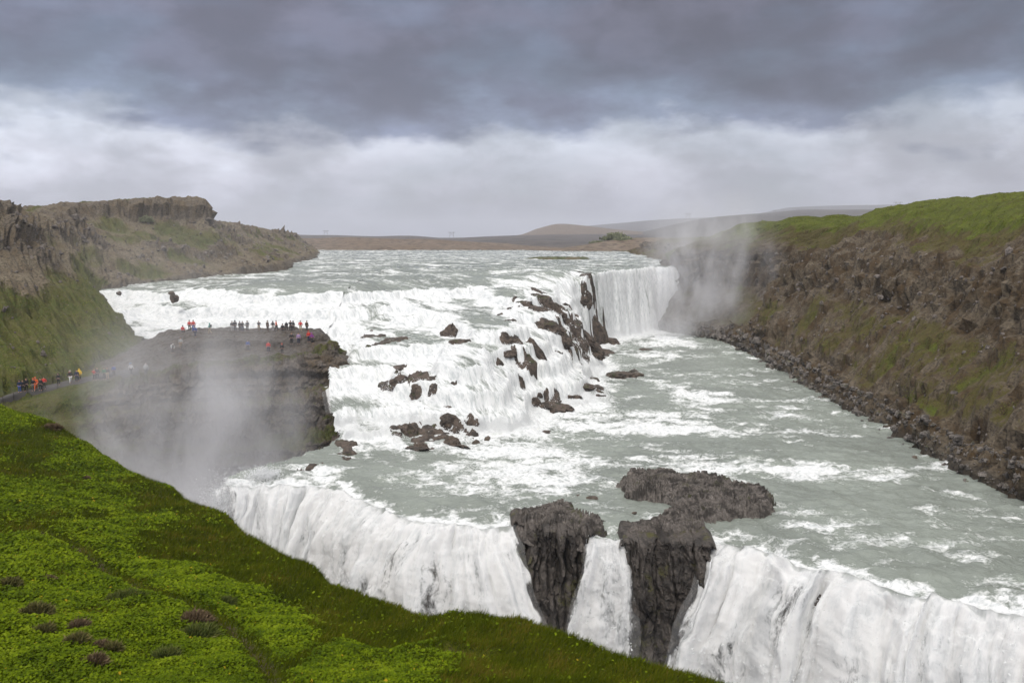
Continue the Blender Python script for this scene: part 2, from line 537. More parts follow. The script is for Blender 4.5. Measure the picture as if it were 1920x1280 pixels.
# the lip of the near fall, x -> y
LIP = [Pz(360, 935, -0.8), Pz(430, 912, -0.3), Pz(480, 903, 0), Pz(600, 905, 0), Pz(680, 935, 0), Pz(740, 958, 0), Pz(820, 978, 0), Pz(900, 985, 0), Pz(965, 978, 0), Pz(1060, 985, 0), Pz(1130, 998, 0),
       Pz(1175, 1000, 0), Pz(1250, 1002, 0), Pz(1320, 1008, 0), Pz(1400, 1015, 0), Pz(1450, 1022, 0), Pz(1490, 1050, 0), Pz(1600, 1075, 0), Pz(1720, 1105, 0), Pz(1820, 1120, 0), Pz(1930, 1150, 0), Pz(2100, 1205, 0), Pz(2500, 1340, 0)]
LIPX = np.array([p[0] for p in LIP])
LIPY = np.array([p[1] for p in LIP])


def lip_y(x):
    q = np.clip(np.asarray(x, float), LIPX[0], LIPX[-1])
    return pchip(LIPX, LIPY, q.ravel()).reshape(q.shape) + 1.2 * pn(q * 0.33, 3.3, 1.1) + 0.7 * pn(q * .95, 8.3, 4.1) + .35 * pn(q * 2.3, 1.3, 7.1)


def water_base(x, y):
    z = rbf(x, y)
    zu = np.where(y > 300, 17.6, z)
    zu = zu + (17.6 - zu) * ss(y, 260, 300)
    z = zu
    # far right fall: a steep step along its lip
    fy = np.interp(x, FLIP[:, 0], FLIP[:, 1])
    wr = ss(x, 13, 19)
    up = np.interp(x, FLIP[:, 0], FLIP[:, 2])
    up = up + (17.6 - up) * ss(y - fy, 0, 45)
    zf = up * ss(y - fy + 1.2 * pn(x * .3, y * .3, 2.2) + .5 * pn(x * .9, y * .5, 6.2), -(7.5 + 4.5 * pn(x * .22, 1.3, 5.)), 0.3) ** 1.25
    z = np.minimum(z, np.interp(x, FLIP[:, 0] , FLIP[:, 2]) + 1.0) if False else z
    z = np.clip(z, None, 17.65)
    z = z * (1 - wr) + zf * wr
    # rocky terraces in the cascade
    casc = ss(z, 0.15, 1.2) * (1 - ss(z, 13.6, 15.5)) * (1 - wr)
    hs = 2.9
    zz = z + 2.1 * fbm(x * 0.085, y * 0.05, 3.0, 4) + 0.5 * pn(x * .35, y * .3, 9.)
    q = zz / hs
    f = q - np.floor(q)
    st = hs * (np.floor(q) + 0.22 * f + 0.78 * ss(f, 0.62, 0.95))
    z = z + casc * 0.78 * (st - zz + 0.9 * (zz - z) * 0.6)
    z = np.maximum(z, 0) + 0.15 * np.exp(-np.abs(z))
    return z


def water_all(x, y):
    z = water_base(x, y)
    gx, gy = np.gradient(z, axis=0) / np.maximum(np.abs(np.gradient(x, axis=0)), 1e-3), np.gradient(z, axis=1) / np.maximum(np.abs(np.gradient(y, axis=1)), 1e-3)
    slope = np.hypot(gx, gy)
    return z, slope


def foam_for(x, y, z, slope, adv_u, adv_v):
    """slope makes foam; foam is carried downstream and dies out"""
    fo = ss(slope, 0.10, 0.55) * 1.05
    for i in range(46):
        s = np.roll(np.roll(fo, adv_u if i % 2 else 0, 0), adv_v, 1)
        if adv_v < 0:
            s[:, -1:] = 0
        fo = np.maximum(fo, s * 0.945)
    mid = 1 - ss(z, 0.3, 1.5)
    # the calmer reaches: broken streaks and standing waves
    wx, wy = x + 3 * pn(x * .06, y * .06, 7.), y + 3 * pn(x * .06, y * .06, 17.)
    streak = ridged(wx * 0.045, wy * 0.075, 4.4, 4, 0.6)
    streak2 = fbm(wx * 0.16, wy * 0.30, 6.4, 4, 0.6)
    calm = 0.17 + 0.20 * ss(streak, 0.8, 1.6) + 0.30 * streak2
    return fo, np.maximum(calm, 0), mid


def build_river():
    # near sheet: from the lip of the lower fall back to beyond the far fall
    xs = np.arange(-36, 52.01, 0.26)
    t = np.linspace(0, 1, 470)
    X = np.repeat(xs[:, None], len(t), 1)
    y0 = lip_y(xs)[:, None]
    Y = y0 + (250 - y0) * (0.55 * t + 0.45 * t ** 2)[None, :]
    z, slope = water_all(X, Y)
    fo, calm, mid = foam_for(X, Y, z, slope, 1, -1)
    # foam bands read off the photograph (centre px,py, half-length px, half-height px)
    for (px, py, a, c, s) in [(1010, 880, 170, 40, .36), (760, 900, 150, 22, .25), (1130, 800, 160, 22, .42), (1290, 745, 60, 30, .40), (1230, 670, 60, 10, .30), (1400, 880, 150, 14, .32),
                              (1560, 880, 130, 10, .25), (1660, 900, 90, 10, .30), (1060, 925, 100, 16, .35), (1520, 960, 70, 12, .25), (1700, 1030, 130, 20, .22), (1850, 1060, 80, 30, .25), (1330, 810, 90, 10, .22),
                              (620, 880, 60, 12, .5), (900, 845, 130, 16, .3), (1260, 640, 50, 10, .5), (1250, 800, 100, 12, .25), (1560, 985, 80, 10, .3), (1780, 870, 70, 10, .25)]:
        c0, cx, cy = Pz(px, py, 0), Pz(px + a, py, 0), Pz(px, py - c, 0)
        ax, ay = abs(cx[0] - c0[0]), abs(cy[1] - c0[1])
        d = ((X - c0[0] + 2.5 * pn(X * .09, Y * .09, 1.)) / ax) ** 2 + ((Y - c0[1] + 2.0 * pn(X * .12, Y * .12, 5.)) / ay) ** 2
        calm = calm + s * np.exp(-d)
    cr, al = X * .83 + Y * .55, X * .55 - Y * .83
    fc = .36 + .42 * fo + .40 * fbm(cr * .22, al * .06, 2., 4, .6) + .12 * ss(slope, .5, 1.5)
    foam = np.clip(np.where(z > 1.0, np.maximum(fc, calm * 0.9), np.maximum(fo * 0.90, calm)), 0, 1.15)
    near_lip = np.exp(-np.maximum(Y - y0 + 1.6 * fbm(X * .3, Y * .3, 9.2, 4, .6), 0) / 2.4)
    foam = np.maximum(foam, np.minimum(near_lip * 1.15, 1) * (.76 + .55 * fbm(X * .4, Y * .5, 2.2, 4)))
    Z0 = z
    # waves
    amp = (0.16 + 0.26 * np.clip(foam, 0, 1)) * (1 - .65 * ss(z, .5, 2))
    wv = fbm(X * 0.42, Y * 0.55, 2.5, 5, 0.58) + 0.5 * (ridged(X * 0.30, Y * 0.45, 8.5, 3, 0.5) - 0.6)
    lowlip = 0.55 * ss(1 - (Y - y0) / 4.0, 0, 1) * ss(Y, 0, 1)
    stp = ss(slope, .25, 1.1)
    cr, al = X * .83 + Y * .55, X * .55 - Y * .83
    rib = fbm(cr * .7, al * .16, Z0 * .05, 4, .6)
    ff = 1 - .7 * ss(X, 14, 20)
    Z = z + amp * wv * (1 - 0.35 * near_lip) - lowlip + ff * stp * .55 * rib + .25 * ss(z, .5, 2) * rib
    G = np.stack([X, Y, Z], -1)
    wc = ss(z, .4, 1.6)
    flow = np.stack([(X * 0.75 - Y * 0.1) * (1 - wc) + cr * 1.1 * wc, (Y * 0.9 + X * 0.1) * (1 - wc) + al * .20 * wc, Z * 0.25], -1)
    return G, np.clip(foam, 0, 1.2), flow


RG, RFOAM, RFLOW = build_river()
_ky = np.array([80, 88, 91, 96, 100, 104, 110, 120, 135, 150, 156, 260])
_kx = np.array([-29.6, -29.4, -27.5, -24, -21.5, -20.8, -23, -25.5, -28.5, -33, -36.5, -37])
_keep = (RG[:-1, :-1, 0] > np.interp(RG[:-1, :-1, 1], _ky, _kx) - 0.8)
river = grid_obj("river", RG, M["water"], {"foam": RFOAM, "flow": RFLOW}, keep=_keep, kind="structure",
                 label="grey-green glacial river with the stepped white cascade")


def build_upper():
    out = []
    for xs, ys in ((np.arange(-104, -34.6, 0.38), np.arange(146, 251, 0.46)), (np.linspace(-150, 80, 340), np.concatenate([np.arange(249.5, 330, 0.6), np.geomspace(330, 640, 150)]))):
        X, Y = np.meshgrid(xs, ys, indexing="ij")
        z, slope = water_all(X, Y)
        fo, calm, mid = foam_for(X, Y, z, slope, 0, -1)
        foam = np.clip(np.maximum(fo, calm + .10 + 0.22 * fbm(X * .04, Y * .22, 3., 4)), 0, 1.1)
        amp = 0.10 + 0.22 * np.clip(foam, 0, 1)
        Z = z + amp * (fbm(X * 0.35, Y * 0.5, 2.5, 5, 0.58) + 0.4 * ridged(X * .2, Y * .4, 4.2, 3))
        out.append((np.stack([X, Y, Z], -1), foam, np.stack([X * 0.5, Y * 0.9, Z * 0.25], -1)))
    return out


for G_, f_, fl_ in build_upper():
    grid_obj("upper_river", G_, M["water"], {"foam": f_, "flow": fl_}, kind="structure", label="pale upper river above the cascade")


ic = Pz(1050, 486, 17.6)
xs, ys = np.linspace(-18, 18, 120), np.linspace(-14, 14, 80)
X, Y = np.meshgrid(xs, ys, indexing="ij")
q = (X / 15) ** 2 + (Y / 10) ** 2 + .5 * fbm(X * .12, Y * .12, 2., 4)
Z = 17.0 + 1.5 * (1 - ss(q, .2, 1.1)) + .25 * fbm(X * .5, Y * .5, 4., 3)
grid_obj("island", np.stack([X + ic[0], Y + ic[1], Z], -1), M["far_brown"], {"veg": .95 - .5 * q, "wet": 0 * X}, kind="structure", label="low gravel island with green scrub in the upper river")

# ------------------------------------------------------------------ the near fall
def build_curtain(name, x0, x1, label, seed, throw=8.0, bottom=-24.0, gapf=None, side=None, n=0.13):
    """white water from the lip between x0 and x1 down into the gorge"""
    ns = int((x1 - x0) / n)
    xs = np.linspace(x0, x1, ns)
    nt = 210
    t = np.linspace(0, 1, nt)
    S, T = np.meshgrid(xs, t, indexing="ij")
    yl = lip_y(xs)
    i0 = np.interp(xs, RG[:, 0, 0], np.arange(len(RG)))
    zl = np.interp(xs, RG[:, 0, 0], RG[:, 0, 2])
    dydx = np.gradient(yl, xs)
    k_ = np.ones(61) / 61
    dydx = np.convolve(np.pad(dydx, 30, mode="edge"), k_, "valid")
    nx, ny = dydx, -np.ones_like(dydx)
    L = np.hypot(nx, ny)
    nx, ny = nx / L, ny / L
    drop = (zl[:, None] - bottom) * T ** 1.25
    outw = throw * (1 - np.exp(-3.0 * T)) / (1 - np.exp(-3.0)) * (0.85 + 0.3 * pn(S * .12, seed, 0.))
    # bulges, strands and billows; all die out at the lip
    g = ss(T, 0.0, 0.10)
    strand = fbm(S * 0.75, T * 1.6 + 5, seed + .3, 3, .55)
    bill = fbm(S * 0.30, drop * 0.07, seed + 3.3, 4, .55)
    thin = fbm(S * 2.2 + .3 * bill, drop * .10, seed + 1.3, 3, .6)
    pop = fbm(S * 1.5, drop * .5, seed + 5.1, 4, .62)
    froth = ridged(S * 1.0 + .2 * bill, drop * .34, seed + 6.6, 4, .6)
    outw = outw + g * (0.8 * strand + .8 * bill + .45 * thin + .16 * pop + .12 * froth)
    up = g * (0.5 * bill + 0.3 * strand) + .40 * ss(T, 0, .015) * (1 - ss(T, .05, .2)) * (fbm(S * .9, T * 14, seed + 2.2, 4, .6) + .15)
    lat = g * 0.5 * fbm(S * .3 + 7, drop * .2, seed + 9., 3)
    X = S + nx[:, None] * outw + lat
    Y = yl[:, None] + ny[:, None] * outw
    Z = zl[:, None] - drop + up
    if side is not None:
        X = X + side(S, T, drop)
    flow = np.stack([S * 1.0 + 0.3 * bill, outw * 0.2, drop * 0.20], -1)
    foam = np.clip(.62 + .45 * fbm(S * .7, T * 9, seed, 3) + ss(T, 0.0, 0.06), 0, 1.2)
    gap = np.full_like(S, 0.285) - .2 * (1 - ss(T, .02, .10))
    if gapf is not None:
        gap = gap + gapf(S, T, drop)
    return grid_obj(name, np.stack([X, Y, Z], -1), M["fall"], {"foam": foam, "flow": flow, "gap": gap}, flip=True, kind="structure", label=label)


XA, XB = Pz(965, 978, 0)[0], Pz(1320, 1008, 0)[0]
XM0, XM1 = Pz(1105, 996, 0)[0], Pz(1168, 1000, 0)[0]


def gapA(S, T, drop):
    g = 0.10 * ss(fbm(S * .8, drop * .05, 3.3, 4, .65), .0, .6)
    for (sx, d0, d1, wd, a) in ((-8.0, 0.3, 5, .8, .13), (-9.2, 4, 13, .5, .12), (-2.6, 8, 17, .5, .12), (2.5, 10, 20, .6, .12), (-5.5, 2, 9, .5, .10), (-13, 3, 10, .6, .08), (-0.5, 1, 3, .35, .15)):
        g = g + a * np.exp(-((S - sx + .06 * drop + .5 * pn(S, drop * .3, 2.)) / wd) ** 2) * ss(drop, d0 - .5, d0 + 1) * (1 - ss(drop, d1 - 2, d1 + 2))
    return g + 0.5 * ss(S + .5 * fbm(S, drop * .5, 1., 3), XA - 0.7, XA + .1) + .45 * (1 - ss(S + 1.4 * fbm(S * .5, drop * .3, 4., 3), -30.6, -28.2))


def gapB(S, T, drop):
    g = 0.11 * ss(fbm(S * .8, drop * .045, 13.3, 4, .65), .0, .6)
    for (sx, d0, d1, wd, a) in ((26.5, 4, 18, .5, .12), (22.5, 1, 6, .6, .06), (31.5, 6, 18, .8, .10), (17.2, 3, 20, 1.3, .14), (35, 3, 12, .6, .10), (20, 6, 16, .5, .10)):
        g = g + a * np.exp(-((S - sx + .6 * pn(S, drop * .3, 2.)) / wd) ** 2) * ss(drop, d0 - .5, d0 + 1) * (1 - ss(drop, d1 - 3, d1 + 3))
    return g + 0.5 * (1 - ss(S + .6 * fbm(S, drop * .5, 1., 3), XB, XB + 0.8))


build_curtain("waterfall", -30.5, XA, "broad white curtain of the near fall left of the dark rock", 1.0, 8.5, gapf=gapA,
              side=lambda S, T, d: ss(S, XA - 7, XA) * d * 0.34 - (1 - ss(S, -30.5, -25)) * d * 0.45)
build_curtain("waterfall", XB, 47.0, "broad white curtain of the near fall right of the dark rock", 21.0, 7.5, gapf=gapB,
              side=lambda S, T, d: -(1 - ss(S, XB, XB + 5)) * d * 0.30)
build_curtain("waterfall", XM0, XM1, "narrow white strand falling through the notch in the dark rock", 41.0, 5.0,
              gapf=lambda S, T, d: 0.08 + 0.25 * (1 - ss(np.minimum(S - XM0, XM1 - S), 0, .5)), side=lambda S, T, d: -d * 0.05 + (S - (XM0 + XM1) / 2) * d * 0.035, n=0.05)

# bedrock showing through the cascade
def build_bed():
    i = slice(40, 320)
    X, Y, Zr = RG[i, :400, 0], RG[i, :400, 1], RG[i, :400, 2]
    z = water_base(X, Y)
    m = np.zeros_like(X)
    dv = np.stack([X, Y, z - H], -1)
    fwd = dv[..., 1] * CT - dv[..., 2] * ST
    ppx, ppy = CX + F * dv[..., 0] / fwd, CY - F * (dv[..., 1] * ST + dv[..., 2] * CT) / fwd
    for (px, py, a, c, s_) in [(1085, 625, 50, 40, 1), (1010, 660, 55, 40, .9), (785, 805, 40, 30, .8), (860, 805, 60, 25, .8), (1050, 745, 60, 20, .9), (650, 830, 25, 35, 1), (600, 872, 60, 14, 1.), (1105, 560, 35, 40, .9),
                               (765, 715, 45, 30, .8), (960, 640, 60, 40, .7), (1030, 590, 60, 40, .8), (700, 640, 80, 40, .35), (1125, 600, 30, 50, 1), (900, 700, 70, 40, .3), (1100, 725, 30, 12, 1)]:
        m = np.maximum(m, s_ * np.exp(-((ppx - px) / a) ** 2 - ((ppy - py) / c) ** 2))
    n = fbm(X * .22 + 3, Y * .16, 5.5, 5, .58)
    f1, f2, v = cells(X * .5, Y * .5, 0 * X)
    g1, g2, v2 = cells(X * 1.3, Y * 1.3, 0 * X + 4)
    Z = z - 1.5 + 1.7 * ss(n + .62 * m, .30, .72) + (.75 * (v - .5) + .35 * (v2 - .5)) * ss(m, .2, .6)
    keep = m[:-1, :-1] > .12
    grid_obj("riverbed_rock", np.stack([X, Y, Z], -1), M["rock"], None, keep=keep, kind="structure", label="dark bedrock showing through the cascade")


build_bed()

# rock wall behind the near fall, and the water in the gorge
xs = np.arange(-29.0, 50, 0.5)
ts = np.linspace(0, 1, 70)
S, T = np.meshgrid(xs, ts, indexing="ij")
yl = lip_y(xs)[:, None]
Zw = -0.9 - T * 26
Yw = yl + 0.3 - 3.2 * T - 1.5 * fbm(S * .2, Zw * .12, 6.6, 4) * ss(T, 0, .1)
grid_obj("gorge_wall", np.stack([S, Yw, Zw], -1), M["rock"], {"veg": S * 0}, flip=True, kind="structure", label="dark rock wall behind the near fall")
X, Y = np.meshgrid(np.arange(-130, 60, 1.5), np.arange(-20, 140, 1.5), indexing="ij")
Z = -23 + 0.6 * fbm(X * .3, Y * .3, 1., 4)
grid_obj("gorge_water", np.stack([X, Y, Z], -1), M["water"], {"foam": 0.7 + 0 * X, "flow": np.stack([X, Y, Z], -1)}, kind="structure", label="churning white water at the bottom of the gorge")


# ------------------------------------------------------------------ rock displacement shared by cliffs
def rocky(G, amp_big=1.2, amp_mid=0.6, amp_block=0.4, mask=None, seed=0.0, strata=0.0, flip=False):
    N = grid_normals(G) * (-1 if flip else 1)
    x, y, z = G[..., 0], G[..., 1], G[..., 2]
    d = amp_big * fbm(x * .11 + seed, y * .11, z * .13, 4)
    m = 1.0 if mask is None else mask
    d = d + m * amp_mid * (ridged(x * .35 + seed, y * .35, z * .30, 4) - 0.6)
    if amp_block:
        wx = x + .5 * pn(x * .6, y * .6, z * .6)
        f1, f2, v = cells(wx * .75 + seed, y * .75, z * .55)
        d = d + m * amp_block * (v - .5 + .5 * np.clip((f2 - f1) * 2, 0, 1))
        f1, f2, v = cells(wx * 1.9 + seed, y * 1.9, z * 1.3)
        d = d + m * amp_block * .4 * (v - .5 + .5 * np.clip((f2 - f1) * 2, 0, 1))
    if strata:
        zz = z + 1.2 * fbm(x * .06, y * .06, 4. + seed, 3)
        d = d + m * strata * (pn(zz * .42, 2.2, seed) * 1.6 + .5 * pn(zz * 1.3, 5.2, seed))
    return G + N * d[..., None], N


# ------------------------------------------------------------------ right-hand canyon wall
def build_right():
    st = []
    #        y    base  prof scale  toplift  recess (shifts the upper rows in x)  steepness
    spec = [(30, 47, 1.0, 0.0, 4, 1), (60, 47.5, 1.0, 0.0, 2, 1), (80, 48, 1.0, 0.0, 0, 1), (95, 48.3, 1.0, 0.2, 0, 1), (120, 48.7, 1.0, 0.3, 1, 1), (148, 50, 1.0, 0.4, 0, 1), (175, 52, 1.0, 0.6, -1.5, .95),
            (191, 53, 1.0, 0.4, -4, .85), (199, 53, 1.0, .2, -2, .9), (208, 52, .99, 0, 11, .9), (219, 48.0, .97, -.4, 13, .7), (228, 43.0, .96, -.8, 8, .5), (235, 39.6, .95, -1.0, 3, .32), (246, 38.6, .93, -1.2, 1, .26), (258, 39.5, .90, -1.2, 1, .4), (285, 44, .85, -1, 4, .8), (330, 47, .8, -3, 5, 1), (430, 54, .8, -3.5, 8, 1), (560, 62, .8, -4, 10, 1), (700, 78, .8, -4, 12, 1)]
    for y, bx, sc, lift, rec, steep in spec:
        rows = [(-4, -6, 0), (-.3, -1.2, 0), (1.5, 1.3, .05), (4.0, 4.2, .35), (6.6, 7.8, .7), (9.4, 11.0, .9), (11.2, 13.4, 1), (12.8, 16.6, 1), (14.8, 20.0, 1), (22, 23.8, 1), (29, 28.4, 1), (37, 31.6, 1), (60, 33.5, 1), (140, 35, 1), (420, 36, 1), (2200, 20, 1)]
        upf = float(ss(np.array(float(y)), 262, 300))
        r = []
        for dx, z, f in rows:
            zz = z * sc + (lift if z > 14 else lift * max(z, 0) / 14)
            zz = zz * (1 - upf) + upf * (15.2 + .33 * z)
            r.append((bx + dx * (steep if z < 25 else (steep + 1) / 2) + rec * f, y + (5 * f if y > 205 else 0), zz))
        st.append(r)
    G, cols, rows = loft(st, 700, 350, 1.0)
    R = np.repeat(rows[None, :], G.shape[0], 0)
    x, y, z = G[..., 0], G[..., 1], G[..., 2]
    # bare rock strength by row, with a wandering upper and lower boundary
    big = fbm(x * .05, y * .05, z * .07, 4)
    Rn = R + 1.0 * big
    cl = ss(Rn, 5.6, 6.4) * (1 - ss(Rn, 8.2, 8.8))
    low = (1 - ss(Rn, 2.5, 3.5))
    mask = np.clip(.16 + .9 * cl + .75 * low, 0, 1.0) * (1 - .85 * ss(R, 9.3, 10.2)) * (1 - ss(R, 12.5, 13))
    G2, N = rocky(G, 1.2, .62, 1.6, np.clip(mask + .14 * (1 - ss(R, 9.0, 9.8)), 0, 1), 3.0, 1.3, flip=False)
    fadeb = 1 - ss(R, 12.3, 12.9)
    # gullies running down the slope, and tussocks
    gully = ridged(y * .16 + .05 * x, 2.2, z * .03, 3) * ss(R, 2, 3) * (1 - ss(R, 9.0, 10.5))
    run = fbm((y + .55 * z) * .75, (z - .3 * y) * .16, x * .1, 4, .6) * ss(R, 2.6, 3.6) * (1 - cl)
    tuss = (fbm(x * .8, y * .8, z * .8, 4, .6)) * .22
    G2 = G2 + N * (fadeb * (-.30 * gully + .42 * run + tuss))[..., None]
    n2 = grid_normals(G2)
    patch = fbm(x * .09 + 4, y * .07, z * .09, 4)
    veg = .34 + .22 * ss(np.abs(n2[..., 2]), .35, .8) + .60 * patch + .35 * run - .60 * cl - .80 * low + .9 * ss(R + .8 * patch, 8.8, 9.8) + .08 * run
    # lush green only on the crest and in a few damp patches; elsewhere dry olive turf
    lush = np.clip(ss(R + .9 * patch + .5 * run, 9.2, 10.6) + .8 * ss(patch, .42, .6) + .55 * ss(run + .5 * patch, .15, .55) - .45 * ss(y, 215, 260), 0, 1)
    wet = (1 - ss(z + 0.4 * pn(x, y, z), .5, 1.6)) * (y < 245)
    return G2, np.clip(veg, -.3, 1.4), wet, R, lush


CG, cveg, cwet, cR, clush = build_right()
cliff = grid_obj("canyon_cliff", CG, M["right_cliff"], {"veg": cveg, "wet": cwet, "lush": clush}, smooth=False, kind="structure", label="tall turf-topped rock wall along the right bank")


# ------------------------------------------------------------------ ledge with the viewpoint
def build_ledge():
    cols = [
        [(-160, 1000, 95), (-160, 930, 100), (-160, 890, 103), (-160, 870, 105), (-160, 840, 107), (-160, 830, 108), (-160, 805, 110), (-160, 800, 111), (-160, 790, 114), (-160, 780, 117), (-160, 765, 121), (-160, 780, 126)],
        [(60, 1000, 98), (60, 880, 102), (60, 855, 103), (60, 838, 106), (60, 802, 108), (60, 792, 110), (60, 757, 113), (60, 748, 116), (60, 736, 120), (60, 725, 123), (60, 715, 126), (60, 725, 131)],
        [(150, 1050, 103), (150, 890, 105), (150, 850, 106), (150, 835, 109), (150, 790, 111), (150, 778, 113), (150, 735, 115), (150, 725, 118), (150, 713, 124), (150, 705, 127), (150, 695, 129), (150, 710, 134)],
        [(240, 1100, 106), (240, 880, 108), (240, 852, 109), (240, 836, 112), (240, 780, 114), (240, 766, 117), (240, 724, 118.5), (240, 712, 121), (240, 690, 127), (240, 675, 131), (240, 655, 137), (240, 670, 142)],
        [(330, 1120, 109), (330, 885, 112), (330, 850, 112.5), (330, 834, 116), (330, 772, 117.5), (330, 757, 121), (330, 710, 122), (330, 697, 125), (330, 668, 132), (330, 652, 133), (330, 622, 144), (330, 645, 148)],
        [(430, 1120, 112), (430, 890, 115), (430, 846, 115.5), (430, 830, 119), (430, 768, 120.5), (430, 752, 124), (430, 702, 125), (430, 686, 128), (430, 656, 134), (430, 640, 135), (430, 619, 145), (430, 645, 149)],
        [(530, 1100, 113), (530, 895, 116), (530, 838, 116.5), (530, 815, 121), (530, 762, 122.5), (530, 745, 126), (530, 692, 127), (530, 674, 130), (530, 654, 134.5), (530, 637, 135.5), (530, 620, 145), (530, 645, 149)],
        [(600, 1060, 113), (600, 888, 116), (600, 832, 116.5), (600, 810, 121), (600, 745, 123), (600, 726, 126.5), (602, 672, 128), (600, 654, 131), (600, 644, 135), (600, 630, 136), (594, 621, 145), (590, 645, 149)],
        [(628, 1000, 113), (626, 872, 116), (624, 822, 117), (626, 802, 121), (640, 735, 123), (638, 716, 126.5), (633, 668, 129), (627, 648, 132), (616, 640, 136), (607, 630, 137), (598, 622, 145), (592, 645, 149)],
        [(655, 960, 115), (655, 850, 118), (652, 805, 121), (652, 785, 124), (664, 735, 126), (661, 718, 129), (640, 690, 134), (634, 663, 138), (626, 650, 141), (614, 638, 142), (602, 626, 147), (594, 648, 150)],
        [(655, 960, 120), (650, 830, 122), (648, 800, 126), (648, 780, 129), (650, 740, 133), (645, 720, 136), (632, 695, 143), (625, 675, 146), (616, 660, 148), (606, 648, 150), (598, 640, 152), (592, 655, 154)],
    ]
    st = [[P(*p) for p in c] for c in cols]
    for c in st:
        c[0][2] = -26
    G, cc, rr = loft(st, 420, 290, .5)
    R = np.repeat(rr[None, :], G.shape[0], 0)
    C = np.repeat(cc[:, None], G.shape[1], 1)
    x, y, z = G[..., 0], G[..., 1], G[..., 2]
    rockc = ss(C + .5 * fbm(x * .1, y * .1, 1., 3), 1.9, 3.0)
    top = ss(R, 6.7, 7.3)
    mask = (.25 + .75 * rockc) * (1 - .75 * top)
    G2, N = rocky(G, .45, .35, .85, mask, 9., 1.35)
    # thin bedded steps on the tread
    q = (y * .8 + .25 * x + 2.0 * fbm(x * .09, y * .09, 2., 3)) / 2.6
    f = q - np.floor(q)
    G2[..., 2] += top * rockc * .30 * (ss(f, .0, .25) - f)
    G2[..., 2] += top * .10 * fbm(x * .7, y * .7, 3., 3)
    n2 = grid_normals(G2)
    veg = .05 + .75 * (1 - rockc) + .55 * ss(np.abs(n2[..., 2]), .45, .85) * (1 - top) - .55 * top * rockc
    moss = np.exp(-((R - 2.7) / .5) ** 2) * (.25 + .6 * ss(C, 5.2, 6.0))
    rim = np.exp(-((R - 6.8) / .40) ** 2) * .55
    veg = veg + moss + rim - .35 * np.exp(-((R - 5.8) / .5) ** 2) * rockc
    wet = np.clip(rockc * (.15 + .55 * top), 0, 1)
    return G2, np.clip(veg, -.3, 1.4), wet, R, C


LG, lveg, lwet, lR, lC = build_ledge()
ledge = grid_obj("rock_ledge", LG, M["ledge"], {"veg": lveg, "wet": lwet}, smooth=False, kind="structure", label="dark rock ledge beside the falls with the viewpoint on top")


